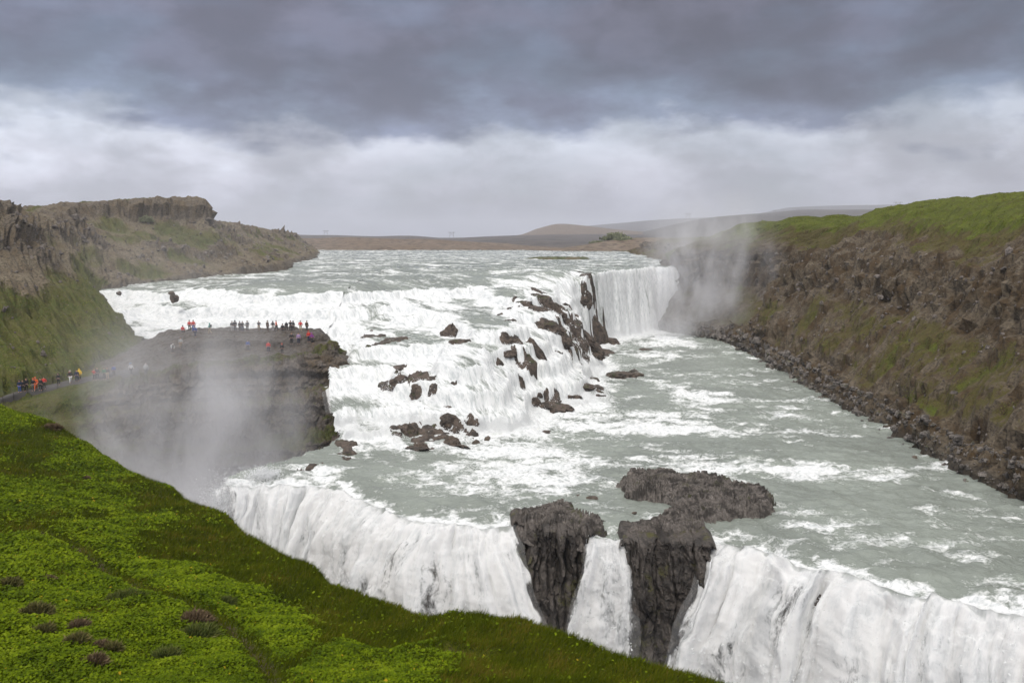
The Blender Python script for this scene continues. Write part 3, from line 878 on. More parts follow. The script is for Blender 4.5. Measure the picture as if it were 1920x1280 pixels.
# ------------------------------------------------------------------ left bank with the flat-topped hill
def build_left():
    S_ = [
        [(-260, 800, 105), (-300, 700, 112), (-340, 600, 118), (-380, 500, 124), (-420, 420, 130), (-440, 390, 134), (-700, 380, 170)],
        [(-60, 760, 114), (-110, 660, 121), (-170, 565, 128), (-215, 480, 134), (-240, 405, 139), (-260, 385, 142), (-480, 375, 180)],
        [(100, 728, 122), (40, 640, 128), (-20, 555, 134), (-60, 470, 141), (-80, 405, 146), (-90, 383, 149), (-300, 378, 190)],
        [(195, 703, 130), (120, 615, 138), (60, 545, 144), (10, 465, 152), (-10, 410, 158), (-15, 382, 162), (-200, 380, 205)],
        [(262, 668, 138), (190, 600, 146), (120, 530, 155), (60, 455, 164), (30, 412, 171), (22, 381, 174), (-150, 398, 220)],
        [(255, 632, 150), (200, 580, 158), (140, 520, 168), (95, 462, 178), (62, 425, 184), (45, 394, 188), (-110, 406, 235)],
        [(212, 600, 166), (180, 545, 174), (140, 490, 183), (120, 450, 191), (95, 425, 197), (80, 404, 201), (-60, 408, 245)],
        [(196, 556, 188), (185, 510, 193), (165, 468, 199), (150, 442, 205), (125, 422, 211), (104, 398, 216), (-30, 406, 260)],
        [(330, 531, 208), (275, 495, 214), (228, 462, 220), (190, 432, 226), (150, 412, 233), (128, 381, 237), (40, 396, 262)],
        [(420, 521, 222), (352, 484, 229), (300, 448, 235), (262, 425, 240), (236, 412, 244), (230, 379, 247), (140, 383, 268)],
        [(490, 511, 231), (420, 478, 237), (365, 446, 243), (332, 424, 248), (318, 411, 251), (314, 374, 254), (215, 378, 276)],
        [(520, 508, 235), (455, 474, 242), (412, 444, 248), (392, 424, 252), (386, 413, 255), (382, 375, 258), (270, 376, 296)],
        [(532, 506, 240), (470, 474, 250), (430, 448, 260), (408, 430, 268), (396, 420, 274), (390, 411, 279), (330, 405, 310)],
        [(548, 500, 270), (495, 470, 282), (455, 448, 296), (435, 434, 306), (418, 426, 312), (408, 420, 316), (330, 416, 350)],
        [(582, 490, 330), (528, 466, 338), (490, 452, 346), (470, 440, 352), (455, 428, 356), (445, 421, 360), (360, 420, 410)],
        [(592, 484, 400), (560, 464, 410), (535, 452, 418), (520, 444, 424), (508, 436, 430), (500, 432, 436), (420, 430, 500)],
        [(600, 479, 500), (580, 464, 510), (565, 455, 520), (555, 448, 530), (548, 443, 540), (540, 440, 550), (470, 436, 620)],
        [(600, 475, 640), (585, 463, 650), (575, 455, 660), (568, 449, 670), (560, 445, 690), (550, 443, 700), (480, 440, 800)],
    ]
    st = []
    for k_, s in enumerate(S_):
        r = [P(*p) for p in s]
        b0 = r[0] + np.array((2.5, -1.0, -5.0))
        far = r[-1] + np.array((-150, 40, 0.0))
        far2 = r[-1] + np.array((-1800, 300, -8.0))
        if 7 <= k_ <= 12:   # the flat-topped hill falls away behind
            far, far2 = r[-1] + np.array((-25, 14, -13.0)), r[-1] + np.array((-1800, 300, -18.0))
        elif 3 <= k_ < 7:
            far, far2 = r[-1] + np.array((-100, 40, -4.0)), r[-1] + np.array((-1800, 300, -12.0))
        st.append([b0] + r + [far, far2])
    G, cc, rr = loft(st, 640, 300, .8)
    R = np.repeat(rr[None, :], G.shape[0], 0)
    C = np.repeat(cc[:, None], G.shape[1], 1)
    x, y, z = G[..., 0], G[..., 1], G[..., 2]
    # crags: the band under the skyline, strongest at the hill and on the near outcrops
    nz = fbm(x * .05, y * .05, z * .05, 4)
    crag = np.exp(-((R - 5.55) / .55) ** 2) * np.clip(.35 + 1.2 * nz + .9 * ss(C, 7.4, 8.2) * (1 - ss(C, 11.6, 12.2)), 0, 1)
    crag = np.maximum(crag, ss(fbm(x * .045 + 3, y * .045, z * .08, 4) + .55 * np.exp(-((R - 4.6) / .8) ** 2) * (C < 8.5), .35, .65))
    crag = np.maximum(crag, .9 * np.exp(-((R - 5.2) / .7) ** 2) * ss(C, 12.5, 13.5) * (1 - ss(C, 14.2, 14.8)) * ss(pn(y * .06, x * .06, 2.), -.1, .2))
    crag = np.maximum(crag, (1 - ss(R, 1.0, 1.5)) * .6)
    backm = 1 - ss(R, 6.6, 7.2)
    mask = (.2 + 1.5 * crag) * backm
    G2, N = rocky(G, 1.2, .6, 1.1, mask * (1 - .8 * ss(R, 5.75, 6.0)), 15., .7)
    gully = ridged(C * 2.4 + .1 * nz, R * .25, 2., 3) * (1 - ss(R, 4.2, 5.0)) * ss(R, 1., 2.)
    G2 = G2 - N * (.7 * gully * backm)[..., None]
    near = 1 - ss(C, 6.0, 7.5)
    G2 = G2 + N * (.45 * fbm(x * .5, y * .5, z * .5, 4, .6) * backm)[..., None]
    hgt = R + .7 * fbm(x * .05, y * .05, z * .09 + 4., 3)
    veg = near * (1.15 - .30 * ss(hgt, 1.5, 3.2) - .55 * ss(hgt, 2.6, 3.6)) + (1 - near) * (.40 * ss(nz, -.1, .35) + .24)
    strip = np.exp(-((C - 9.6 - .35 * (5 - R)) / .75) ** 2) * ss(R, 1.3, 2.5) * (1 - ss(R, 4.6, 5.2))
    veg = veg + .45 * fbm(x * .09, y * .09, z * .14 + 7., 4, .6) + .55 * strip - .9 * crag + .35 * ss(R, 6.1, 6.6)
    wet = (1 - ss(R, 1.1, 1.35)) * .8
    return G2, np.clip(veg, -.3, 1.3), wet, R, C, crag


BG, bveg, bwet, bR, bC, bcrag = build_left()
bank = grid_obj("left_bank", BG, M["left_bank"], {"veg": bveg, "wet": bwet, "crag": bcrag}, smooth=False, kind="structure", label="steep left bank with scree, turf and the flat-topped rocky hill")


# ------------------------------------------------------------------ far land
def ridge(name, crest, D, foot, zfoot, mat, label, amp=2.0, veg=0.0, back=1.5):
    st = []
    for (px, py) in crest:
        c = P(px, py, D)
        fx = lambda d: (px - CX) / F * d
        zf = zfoot
        st.append([(fx(foot), foot, zf - 6), (fx(foot + (D - foot) * .12), foot + (D - foot) * .12, zf + .12 * (c[2] - zf)), (fx(foot + (D - foot) * .5), foot + (D - foot) * .5, zf + .55 * (c[2] - zf)), tuple(c), (fx(D * 1.12), D * 1.12, c[2] - .01 * D * .3), (fx(D * back), D * back, zf - 20)])
    G, cc, rr = loft(st, 260, 60, 0.0)
    s = 6.0 / D
    x, y, z = G[..., 0], G[..., 1], G[..., 2]
    G[..., 2] += amp * fbm(x * s * 2, y * s * 2, 1., 5) * ss(rr, .1, 1.2)[None, :]
    v = np.clip(veg + .5 * (1 - ss(rr, .3, 1.3))[None, :] + 0 * x, 0, 1)
    return grid_obj(name, G, mat, {"veg": v, "wet": 0 * x}, kind="structure", label=label)


ridge("hill", [(470, 447), (560, 447), (640, 446), (760, 448), (830, 450), (930, 456), (1000, 461), (1100, 467), (1230, 470)], 800, 600, 16.5, M["far_brown"], "low brown hill along the far river bank", 1.2, .1)
ridge("hill", [(950, 470), (1040, 466), (1090, 460), (1130, 452), (1190, 446), (1260, 446), (1400, 448), (1500, 450)], 620, 560, 16.5, M["far_brown"], "pale bank with scrub beyond the far fall", 1.0, .35)
ridge("hill", [(900, 448), (975, 440), (1010, 428), (1050, 420), (1100, 424), (1160, 430), (1250, 440), (1330, 450)], 3000, 2000, 10, M["far_brown"], "distant tan hill", 3.0, .0)
ridge("hill", [(300, 441), (450, 438), (540, 440), (620, 441), (700, 443), (760, 442), (830, 446), (900, 444), (980, 441), (1060, 440), (1160, 439), (1260, 441), (1400, 446)], 2400, 900, 12, M["far_dark"], "dark heath ridge on the horizon", 2.0, .1)
ridge("hill", [(1150, 446), (1220, 432), (1300, 414), (1360, 406), (1450, 401), (1510, 396), (1600, 395), (1750, 396), (2000, 398), (2300, 405)], 3600, 1200, 12, M["far_dark"], "dark blue ridge behind the right bank", 4.0, .1)
ridge("hill", [(950, 450), (1060, 430), (1150, 419), (1300, 409), (1400, 405), (1440, 398), (1480, 390), (1560, 387), (1700, 384), (1760, 378), (1920, 371), (2200, 362)], 7000, 4200, 5, M["far_dark"], "far grey-blue mountain ridge", 6.0, .0)
# the plain, reaching the horizon
ys = np.concatenate([np.array([600.0]), np.geomspace(700, 16000, 60)])
us = np.linspace(-1.6, 1.6, 120)
U, Y = np.meshgrid(us, ys, indexing="ij")
X = U * (Y + 600)
Z = 14.0 - (Y / 16000) * 6 + 2.0 * fbm(X * .0015, Y * .0015, 2., 4)
Z[:, 0] = 10
grid_obj("ground", np.stack([X, Y, Z], -1), M["far_dark"], {"veg": .2 + 0 * X, "wet": 0 * X}, kind="structure", label="dark plain reaching the horizon")

# ------------------------------------------------------------------ near green hillside
M["leaf"], b = new_mat("hill_leaf")
rv = b.attr("rnd").outputs["Fac"]
colr = b.ramp(rv, [(0.0, (0.062, 0.098, 0.003)), (0.45, (0.118, 0.172, 0.004)), (0.9, (0.185, 0.245, 0.006)), (0.965, (0.22, 0.28, 0.02)), (1.0, (0.42, 0.30, 0.02))])
p = b("ShaderNodeBsdfPrincipled", None, Base_Color=colr, Roughness=0.8, Specular_IOR_Level=0.08)
tl = b("ShaderNodeBsdfTranslucent", None, Color=colr)
ms = b("ShaderNodeMixShader", None, i0=0.3, i1=p.outputs[0], i2=tl.outputs[0])
b("ShaderNodeOutputMaterial", None, Surface=ms.outputs[0])
M["blade"], b = new_mat("hill_grass_blade")
rv = b.attr("rnd").outputs["Fac"]
colr = b.ramp(rv, [(0.0, (0.050, 0.070, 0.003)), (0.55, (0.092, 0.115, 0.004)), (0.85, (0.125, 0.138, 0.007)), (1.0, (0.180, 0.140, 0.022))])
p = b("ShaderNodeBsdfPrincipled", None, Base_Color=colr, Roughness=0.85, Specular_IOR_Level=0.08)
tl = b("ShaderNodeBsdfTranslucent", None, Color=colr)
ms = b("ShaderNodeMixShader", None, i0=0.3, i1=p.outputs[0], i2=tl.outputs[0])
b("ShaderNodeOutputMaterial", None, Surface=ms.outputs[0])
m, b = new_mat("hill_turf")
pos = b("ShaderNodeNewGeometry").outputs["Position"]
n1, n2, n3 = b.noise(pos, 0.25, 7, 0.6), b.noise(pos, 2.2, 7, 0.65), b.noise(pos, 11.0, 5, 0.6)
lf = b.attr("leafy").outputs["Fac"]
dk = b.mix(b.sstep(n1, .38, .62), (0.046, 0.064, 0.003), (0.078, 0.082, 0.005))
dk = b.mix(b.math("MULTIPLY", b.sstep(n2, .5, .7), .5), dk, (0.085, 0.066, 0.018))
gr = b.mix(b.sstep(n2, .35, .65), (0.062, 0.096, 0.003), (0.108, 0.152, 0.005))
col = b.mix(lf, dk, gr)
col = b.mix(b.math("MULTIPLY", b.sstep(n3, .56, .40), .6), col, (0.014, 0.022, 0.003))
soil = b.attr("soil").outputs["Fac"]
sm = b.sstep(b.math("ADD", soil, b.math("MULTIPLY", b.math("SUBTRACT", n2, .5), .9)), .40, .72)
col = b.mix(sm, col, b.mix(b.sstep(n3, .35, .65), (0.060, 0.040, 0.026), (0.135, 0.098, 0.075)))
finish(b, col, .95, b.math("ADD", n2, b.math("MULTIPLY", n3, .6)), .8, .25, .15)
M["turf"] = m

EDGE = [(-700, 480, 150), (-300, 640, 110), (-120, 716, 98), (0, 765, 90), (70, 786, 86), (130, 815, 82), (180, 848, 78), (230, 878, 74), (290, 906, 69), (345, 935, 64), (395, 955, 59.5), (418, 968, 57.5), (440, 997, 54.5), (500, 1024, 50),
        (548, 1050, 46.5), (572, 1068, 44.5), (590, 1097, 42), (640, 1110, 40), (700, 1124, 38), (750, 1138, 36.5), (800, 1157, 35), (850, 1152, 34), (900, 1155, 33), (950, 1172, 31.5), (1000, 1188, 30.3), (1060, 1205, 29.2), (1130, 1220, 28), (1240, 1250, 26.5),
        (1350, 1282, 25), (1600, 1370, 22), (2000, 1500, 19), (2600, 1700, 16)]
EW = np.array([P(*e) for e in EDGE])


def build_hill():
    st = []
    m = len(EW)
    for i, e in enumerate(EW):
        f = i / (m - 1)
        a = EW[max(i - 1, 0)]
        c = EW[min(i + 1, m - 1)]
        tg = c - a
        o = np.array((-tg[1], tg[0], 0.0))
        o /= np.linalg.norm(o) + 1e-9
        if o[0] + o[1] < 0:
            o = -o
        n0 = np.array((-62 + 74 * f ** .8, -9.0, 22.4 - 1.0 * abs(f - .6)))
        row = [n0]
        for t in (.12, .25, .4, .55, .7, .82, .92):
            q = n0 + (e - n0) * t
            zl = n0[2] + (e[2] - n0[2]) * (t ** .78)
            row.append(np.array((q[0], q[1], zl)))
        row[-1][2] = e[2] + (row[-2][2] - e[2]) * .28
        row.append(e)
        row += [e + o * .8 + np.array((0, 0, -1.0)), e + o * 1.6 + np.array((0, 0, -3.2)), e + o * 3.0 + np.array((0, 0, -10)), e * np.array((1, 1, 0)) + o * 4 + np.array((0, 0, -27))]
        st.append(row)
    G, cc, rr = loft(st, 540, 380, 1.0)
    R = np.repeat(rr[None, :], G.shape[0], 0)
    N = grid_normals(G)
    N = N * np.sign(N[..., 2:3] + 1e-6)
    x, y, z = G[..., 0], G[..., 1], G[..., 2]
    leafy = ss(fbm(x * .13 + 2, y * .10, 1.5, 5, .6) + .42 * (1 - ss(R, 4.6, 6.8)) - .02 - .6 * ss(R, 6.2, 7.6) * (1 - ss(-x, 26, 36)), -.22, .30)
    hum = fbm(x * .35, y * .35, 4.4, 4, .5)
    d = .28 * fbm(x * .12, y * .12, 8.8, 3) + .20 * hum + .10 * leafy + .10 * np.maximum(0, fbm(x * .9, y * .9, 2.4, 3))
    soil = np.zeros_like(x)
    return G, R, N, x, y, leafy, d, soil


HG, hR, hN, hx, hy, leafy, hd, soil = build_hill()


def near_path(pts, wid):
    """distance weight to a polyline on the ground, given in pixels + depth"""
    w_ = np.zeros_like(hx)
    A = [P(*p)[:2] for p in pts]
    for a, c in zip(A[:-1], A[1:]):
        v = c - a
        t = np.clip(((hx - a[0]) * v[0] + (hy - a[1]) * v[1]) / (v @ v), 0, 1)
        dd = np.hypot(hx - a[0] - t * v[0], hy - a[1] - t * v[1])
        w_ = np.maximum(w_, np.exp(-(dd / wid) ** 2))
    return w_


# pixel -> ground point by casting on the undisplaced hill
_bvh = BVHTree.FromPolygons([Vector(v) for v in HG[::6, ::6].reshape(-1, 3)], grid_faces(*HG[::6, ::6].shape[:2]).tolist())


def cast(px, py, bvh):
    u, v = (px - CX) / F, (CY - py) / F
    d = Vector((u, CT + v * ST, -ST + v * CT)).normalized()
    hit = bvh.ray_cast(Vector((0, 0, H)), d)
    return hit[0]


def trail(pix):
    out = []
    for p in pix:
        h = cast(p[0], p[1], _bvh)
        if h is not None:
            out.append((p[0], p[1], h.y))
    return out


t1 = near_path(trail([(0, 985), (60, 1000), (110, 1015), (150, 1035), (185, 1065), (230, 1095), (300, 1125), (380, 1160), (430, 1185), (470, 1215), (500, 1245), (515, 1285)]), .42)
t2 = near_path(trail([(510, 1260), (560, 1235), (600, 1210), (640, 1190)]), .5)
soil = np.maximum(soil, .72 * t1)
bare = cast(872, 1228, _bvh)
bd = ((hx - bare.x) / 1.35) ** 2 + ((hy - bare.y) / .42) ** 2
bm_ = np.exp(-bd ** 2)
soil = np.maximum(soil, 1.0 * bm_)
leafy = leafy * (1 - .9 * t1) * (1 - t2) * (1 - np.exp(-bd * .25))
hd = hd - .12 * t1 - .30 * bm_ + .22 * np.exp(-(((hx - bare.x) / 1.6) ** 2 + ((hy - bare.y - .75) / .45) ** 2))
HD = HG + hN * hd[..., None]
soil = np.maximum(soil, .75 * ss(hR, 9.2, 10.2))
hill = grid_obj("hillside", HD, M["turf"], {"leafy": leafy, "soil": soil}, kind="structure", label="green grassy hillside in the foreground")


def scatter(n, weight, maxD=110):
    """random points on the displaced hillside; weight per grid cell"""
    a, c = HD[:-1, :-1], HD[1:, 1:]
    area = np.linalg.norm(np.cross(HD[1:, :-1] - a, HD[:-1, 1:] - a), axis=2)
    cen = (a + c) / 2
    dist = np.linalg.norm(cen - np.array((0, 0, H)), axis=2)
    dirv = cen - np.array((0, 0, H))
    fwd = dirv[..., 1] * CT - dirv[..., 2] * ST
    px = CX + F * dirv[..., 0] / np.maximum(fwd, .1)
    py = CY - F * (dirv[..., 1] * ST + dirv[..., 2] * CT) / np.maximum(fwd, .1)
    vis = (fwd > 2) & (px > -260) & (px < 2200) & (py < 1480) & (hR[:-1, :-1] < 9.6)
    pr = area * weight[:-1, :-1] * vis / np.maximum(dist, 6) ** 1.55
    pr = (pr / pr.sum()).ravel()
    idx = rng.choice(pr.size, n, p=pr)
    i, j = np.unravel_index(idx, area.shape)
    u, v = rng.random(n)[:, None], rng.random(n)[:, None]
    pos = (HD[i, j] * (1 - u) * (1 - v) + HD[i + 1, j] * u * (1 - v) + HD[i, j + 1] * (1 - u) * v + HD[i + 1, j + 1] * u * v)
    return pos, dist[i, j], i, j


def leaves(n):
    pos, dist, i, j = scatter(n, (leafy ** 1.3 + .02) * (1 - np.clip(t1 * 1.3, 0, 1)))
    clump = fbm(pos[:, 0] * 1.3, pos[:, 1] * 1.3, 3.3, 3) + .6 * fbm(pos[:, 0] * .22, pos[:, 1] * .22, 9.3, 4)
    size = (.020 + .026 * rng.random(n)) * np.clip(dist / 20, .9, 2.8)
    az = rng.random(n) * 2 * math.pi
    a = np.stack([np.cos(az), np.sin(az), rng.normal(0, .4, n)], -1) * size[:, None]
    b_ = np.stack([-np.sin(az), np.cos(az), rng.normal(0, .4, n)], -1) * size[:, None] * .8
    up = np.array((0, 0, 1.0)) * (rng.random(n) * .12 * np.clip(dist / 22, .8, 2) + .015)[:, None]
    c = pos + up
    V = np.stack([c + a, c + b_ * .9 + a * .1, c - a, c - b_], 1).reshape(-1, 3)
    r = np.clip(.45 + .55 * clump + rng.normal(0, .17, n), 0, .93)
    flower = rng.random(n) < .004
    r[flower] = 1.0
    return V, np.arange(n * 4).reshape(n, 4), np.repeat(r, 4)


V, Fc, r = leaves(340000)
add("leafy_ground_cover", raw_mesh("leafy_ground_cover", V, Fc, False, {"rnd": r}), M["leaf"], kind="stuff", label="bright green low leafy plants covering the hillside")


def blades(n):
    pos, dist, i, j = scatter(n, (1 - .75 * leafy) * (1 - .8 * np.clip(soil, 0, 1)))
    clump = fbm(pos[:, 0] * .5, pos[:, 1] * .5, 7.3, 4)
    sc = np.clip(dist / 24, .8, 2.4)
    hgt = (.10 + .14 * rng.random(n)) * sc ** .6
    az = rng.random(n) * 2 * math.pi
    wdt = .012 * sc
    sx = np.stack([np.cos(az), np.sin(az), 0 * az], -1) * wdt[:, None]
    lean = np.stack([rng.normal(.35, .4, n), rng.normal(-.1, .4, n), np.ones(n)], -1) * hgt[:, None]
    V = np.stack([pos - sx, pos + sx, pos + lean], 1).reshape(-1, 3)
    r = np.clip(.5 + .5 * clump + rng.normal(0, .2, n), 0, 1)
    return V, np.arange(n * 3).reshape(n, 3), np.repeat(r, 3)


V, Fc, r = blades(260000)
add("grass", raw_mesh("grass", V, Fc, False, {"rnd": r}), M["blade"], kind="stuff", label="dark green wind-bent grass on the hillside")


# ------------------------------------------------------------------ rocks
def ico(sub):
    bm = bmesh.new()
    bmesh.ops.create_icosphere(bm, subdivisions=sub, radius=1.0)
    V = np.array([v.co[:] for v in bm.verts])
    Fc = np.array([[v.index for v in f.verts] for f in bm.faces])
    bm.free()
    return V, Fc


ICO = {k_: ico(k_) for k_ in (3, 4, 5)}


def boulder_mesh(sx, sy, sz, seed, sub=4, rough=.32, lean=0.0, fine=.06):
    V, Fc = ICO[sub]
    s = seed * 7.31
    d = 1 + rough * fbm(V[:, 0] * 1.1 + s, V[:, 1] * 1.1, V[:, 2] * 1.1, 3)
    f1, f2, v = cells(V[:, 0] * 1.7 + s, V[:, 1] * 1.7 + 5, V[:, 2] * 1.7)
    d = d + rough * .75 * (v - .5)
    f1, f2, v = cells(V[:, 0] * 4.2 + s, V[:, 1] * 4.2 + 5, V[:, 2] * 4.2)
    d = d + rough * .30 * (v - .5) + fine * fbm(V[:, 0] * 6 + s, V[:, 1] * 6, V[:, 2] * 6, 3)
    W = V * d[:, None] * np.array((sx, sy, sz))
    W[:, 0] += lean * W[:, 2]
    return raw_mesh("rock", W, Fc, False)


def bvh_of(G, step=1):
    g = G[::step, ::step]
    return BVHTree.FromPolygons([Vector(v) for v in g.reshape(-1, 3)], grid_faces(*g.shape[:2]).tolist())


BV_R = bvh_of(RG, 2)
BV_L = bvh_of(LG, 1)
BV_B = bvh_of(BG, 2)
BV_C = bvh_of(CG, 2)
BV_H = bvh_of(HD, 2)

ROCKS = [  # px, py (middle of its foot), width px, height px, tilt, material, label, sub
    (1030, 580, 52, 38, -.5, "rock", "tall brown crag standing at the head of the cascade", 5),
    (1058, 602, 34, 34, -.5, "rock", "dark crag just below the tall brown crag at the cascade head", 5),
    (1010, 560, 40, 16, -.6, "rock", "sloping brown slab on the upstream side of the tall crag", 4),
    (846, 632, 36, 42, .1, "rock", "single dark pillar-like rock in the upper middle of the cascade", 5),
    (868, 642, 50, 10, 0, "rock", "flat dark slab at the foot of the pillar-like rock", 4),
    (956, 640, 42, 26, -.3, "rock", "rounded dark rock in the middle of the cascade", 5),
    (984, 572, 32, 14, -.3, "rock", "small dark rock among the rapids left of the tall crag", 4),
    (1024, 612, 60, 24, -.6, "rock", "long dark rock sloping to the right below the crag", 5),
    (1052, 630, 34, 26, -.5, "rock", "knobby dark rock at the lower end of the long sloping rock", 4),
    (1006, 655, 24, 32, -.5, "rock", "steep dark rib between two white chutes", 4),
    (1000, 682, 18, 26, -.5, "rock", "narrow dark rib at the foot of the middle chute", 4),
    (1102, 640, 40, 34, -.7, "rock", "mossy green-topped ridge left of the far fall", 5),
    (1128, 662, 44, 14, -.5, "rock", "low dark tail of the mossy ridge at the water", 4),
    (1094, 560, 34, 24, 0, "rock", "dark dome breaking through the lip of the far fall", 5),
    (1116, 622, 44, 62, -.3, "rock", "large dark dome with water running down it beside the far fall", 5),
    (1150, 645, 34, 18, -.5, "rock", "dark spur at the foot of the large dome", 4),
    (1170, 708, 62, 16, 0, "rock", "low dark reef in the river right of the cascade foot", 5),
    (1188, 698, 20, 9, 0, "rock_grey", "small grey rock on the right end of the low reef", 4),
    (1212, 656, 24, 5, 0, "rock", "tiny dark rock in the river below the far fall", 3),
    (752, 716, 40, 16, -.4, "rock", "water-swept dark ledge in the left of the cascade", 4),
    (786, 736, 34, 24, -.4, "rock", "dark rock under the water-swept ledge", 4),
    (772, 818, 46, 34, -.2, "rock", "biggest dark rock at the left foot of the cascade", 5),
    (792, 842, 26, 20, -.4, "rock", "dark rock downstream of the biggest foot rock", 4),
    (840, 790, 36, 22, 0, "rock", "broad dark rock in the middle of the foot rapids", 4),
    (884, 790, 28, 20, 0, "rock", "angular dark rock right of the broad foot rock", 4),
    (846, 834, 32, 24, 0, "rock", "dark rock lowest in the foot rapids", 4),
    (838, 764, 28, 8, 0, "rock", "thin dark rock above the broad foot rock", 4),
    (815, 800, 15, 8, 0, "rock", "small dark stone left of the broad foot rock", 3),
    (836, 806, 14, 8, 0, "rock", "small dark stone under the broad foot rock", 3),
    (893, 832, 16, 12, 0, "rock", "small dark stone right of the lowest foot rock", 3),
    (915, 824, 13, 11, 0, "rock", "rightmost small stone of the foot rapids", 3),
    (811, 842, 11, 5, 0, "rock", "tiny dark stone at the water's edge of the foot rapids", 3),
    (1009, 741, 15, 8, 0, "rock", "small round rock right of the lower chutes", 3),
    (1034, 766, 66, 16, 0, "rock", "long low reef at the right foot of the cascade", 5),
    (1000, 752, 26, 14, 0, "rock", "dark rock at the left end of the long low reef", 4),
    (1072, 744, 38, 7, 0, "rock", "thin line of dark rock off the cascade foot", 4),
    (1096, 725, 36, 9, -.3, "rock", "pointed dark reef at the foot of the right chute", 4),
    (974, 712, 16, 22, -.4, "rock", "dark rib below the knobby chute", 4),
    (936, 684, 22, 28, -.5, "rock", "slanting dark rib in the middle of the cascade", 4),
    (950, 662, 36, 10, 0, "rock", "flat wet slab upstream of the slanting rib", 4),
    (1027, 811, 24, 5, 0, "rock", "thin dark rock awash in the open river", 3),
    (325, 558, 15, 10, 0, "rock", "round boulder in the upper river by the left bank", 4),
    (321, 549, 11, 5, 0, "rock", "small stone just behind the round boulder", 3),
    (282, 545, 8, 5, 0, "rock", "small stone in the upper river left of the round boulder", 3),
    (222, 549, 9, 5, 0, "rock", "leftmost stone in the upper river", 3),
    (1716, 859, 13, 7, 0, "rock", "lone small rock in the river by the right wall", 3),
    (1110, 935, 22, 8, 0, "rock", "small dark rock upstream of the notch", 3),
    (1190, 962, 10, 5, 0, "rock", "tiny dark stone in the pool behind the notch", 3),
    (1085, 930, 12, 5, 0, "rock", "tiny dark stone upstream of the left rock shelf", 3),
]
for k_, (px, py, wp, hp, lean, mt, lab, sub) in enumerate(ROCKS):
    h = cast(px, py, BV_R)
    if h is None:
        h = Vector(Pz(px, py, 14.0))
    sc = h.y / F
    sx, sz = wp * sc * .56, hp * sc * .80
    me = boulder_mesh(sx, max(sx * .8, sz * .5), sz, k_ + 1, sub, .27, lean)
    o = add("rock", me, M[mt], label=lab, cat="rock", group="rocks in the river")
    o.location = h + Vector((0, sx * .5, -.30 * sz))
    o.rotation_euler = (0, 0, random.uniform(-.5, .5))


# the rock shelf that splits the near fall: two tops and a columnar front
def poly_sd(x, y, poly):
    d = np.full(x.shape, 1e9)
    inside = np.zeros(x.shape, bool)
    n = len(poly)
    for i in range(n):
        ax, ay = poly[i]
        bx, by = poly[(i + 1) % n]
        vx, vy = bx - ax, by - ay
        t = np.clip(((x - ax) * vx + (y - ay) * vy) / (vx * vx + vy * vy + 1e-9), 0, 1)
        d = np.minimum(d, np.hypot(x - ax - t * vx, y - ay - t * vy))
        c = ((ay > y) != (by > y)) & (x < (bx - ax) * (y - ay) / (by - ay + 1e-12) + ax)
        inside ^= c
    return np.where(inside, d, -d)


def shelf(name, pix, top, label, seed, amp=.5):
    poly = [tuple(Pz(px, py, z)[:2]) for px, py, z in pix]
    a = np.array(poly)
    xs = np.arange(a[:, 0].min() - 2, a[:, 0].max() + 2, .085)
    ys = np.arange(a[:, 1].min() - 2, a[:, 1].max() + 2, .10)
    X, Y = np.meshgrid(xs, ys, indexing="ij")
    sd = poly_sd(X + .5 * pn(X * .8, Y * .8, seed), Y + .5 * pn(X * .8, Y * .8, seed + 4), poly)
    hgt = top(X, Y)
    th = .5 + .8 * pn(X * .12, Y * .12, seed + 2)
    wx, wy = X * np.cos(th) + Y * np.sin(th), -X * np.sin(th) + Y * np.cos(th)
    f1, f2, v = cells(wx * 1.0, wy * 3.0 + seed, 0 * X)
    g1, g2, v2 = cells(wx * 2.6, wy * 2.6 + seed, 0 * X + 3)
    rough = amp * ((v - .45) + .35 * (v2 - .5) + .5 * fbm(X * .5, Y * .5, seed, 3) - .35 * (1 - ss(f2 - f1, 0, .15)))
    Z = -1.6 + (hgt + 1.6) * ss(sd, -.6, .9) + rough * ss(sd, -.5, .3)
    keep = (sd[:-1, :-1] > -.42)
    return grid_obj(name, np.stack([X, Y, Z], -1), M["rock_grey"], None, keep=keep, smooth=False, label=label, cat="rock", group="rock shelves at the near fall")


LF = lambda px, dy=0: (px, float(0), 0)
left_poly = [(963, 982, 0), (966, 966, .3), (990, 950, .5), (1040, 940, .6), (1082, 937, .6), (1088, 952, .3), (1075, 962, .3), (1100, 962, .4), (1142, 972, .4), (1140, 988, .3), (1112, 998, 0), (1100, 1000, 0), (1000, 990, 0)]
right_poly = [(1152, 916, .2), (1172, 896, .6), (1212, 888, .9), (1260, 890, .9), (1310, 895, .9), (1370, 905, .9), (1420, 920, .7), (1456, 938, .4), (1460, 952, .2), (1450, 968, .1), (1400, 974, .1), (1335, 984, .1), (1330, 1000, 0), (1318, 1012, 0), (1240, 1008, 0), (1168, 1008, 0), (1170, 1003, 0), (1215, 982, .3), (1250, 966, .3), (1256, 952, .2), (1225, 946, .1), (1180, 938, .2)]
shelf("rock_shelf", left_poly, lambda X, Y: .75 + 0 * X, "small dark rock shelf left of the notch in the near fall", 2.0, .6)
shelf("rock_shelf", right_poly, lambda X, Y: 1.0 + .5 * ss(Y, 74, 84), "large hook-shaped rock shelf right of the notch in the near fall", 5.0, .75)


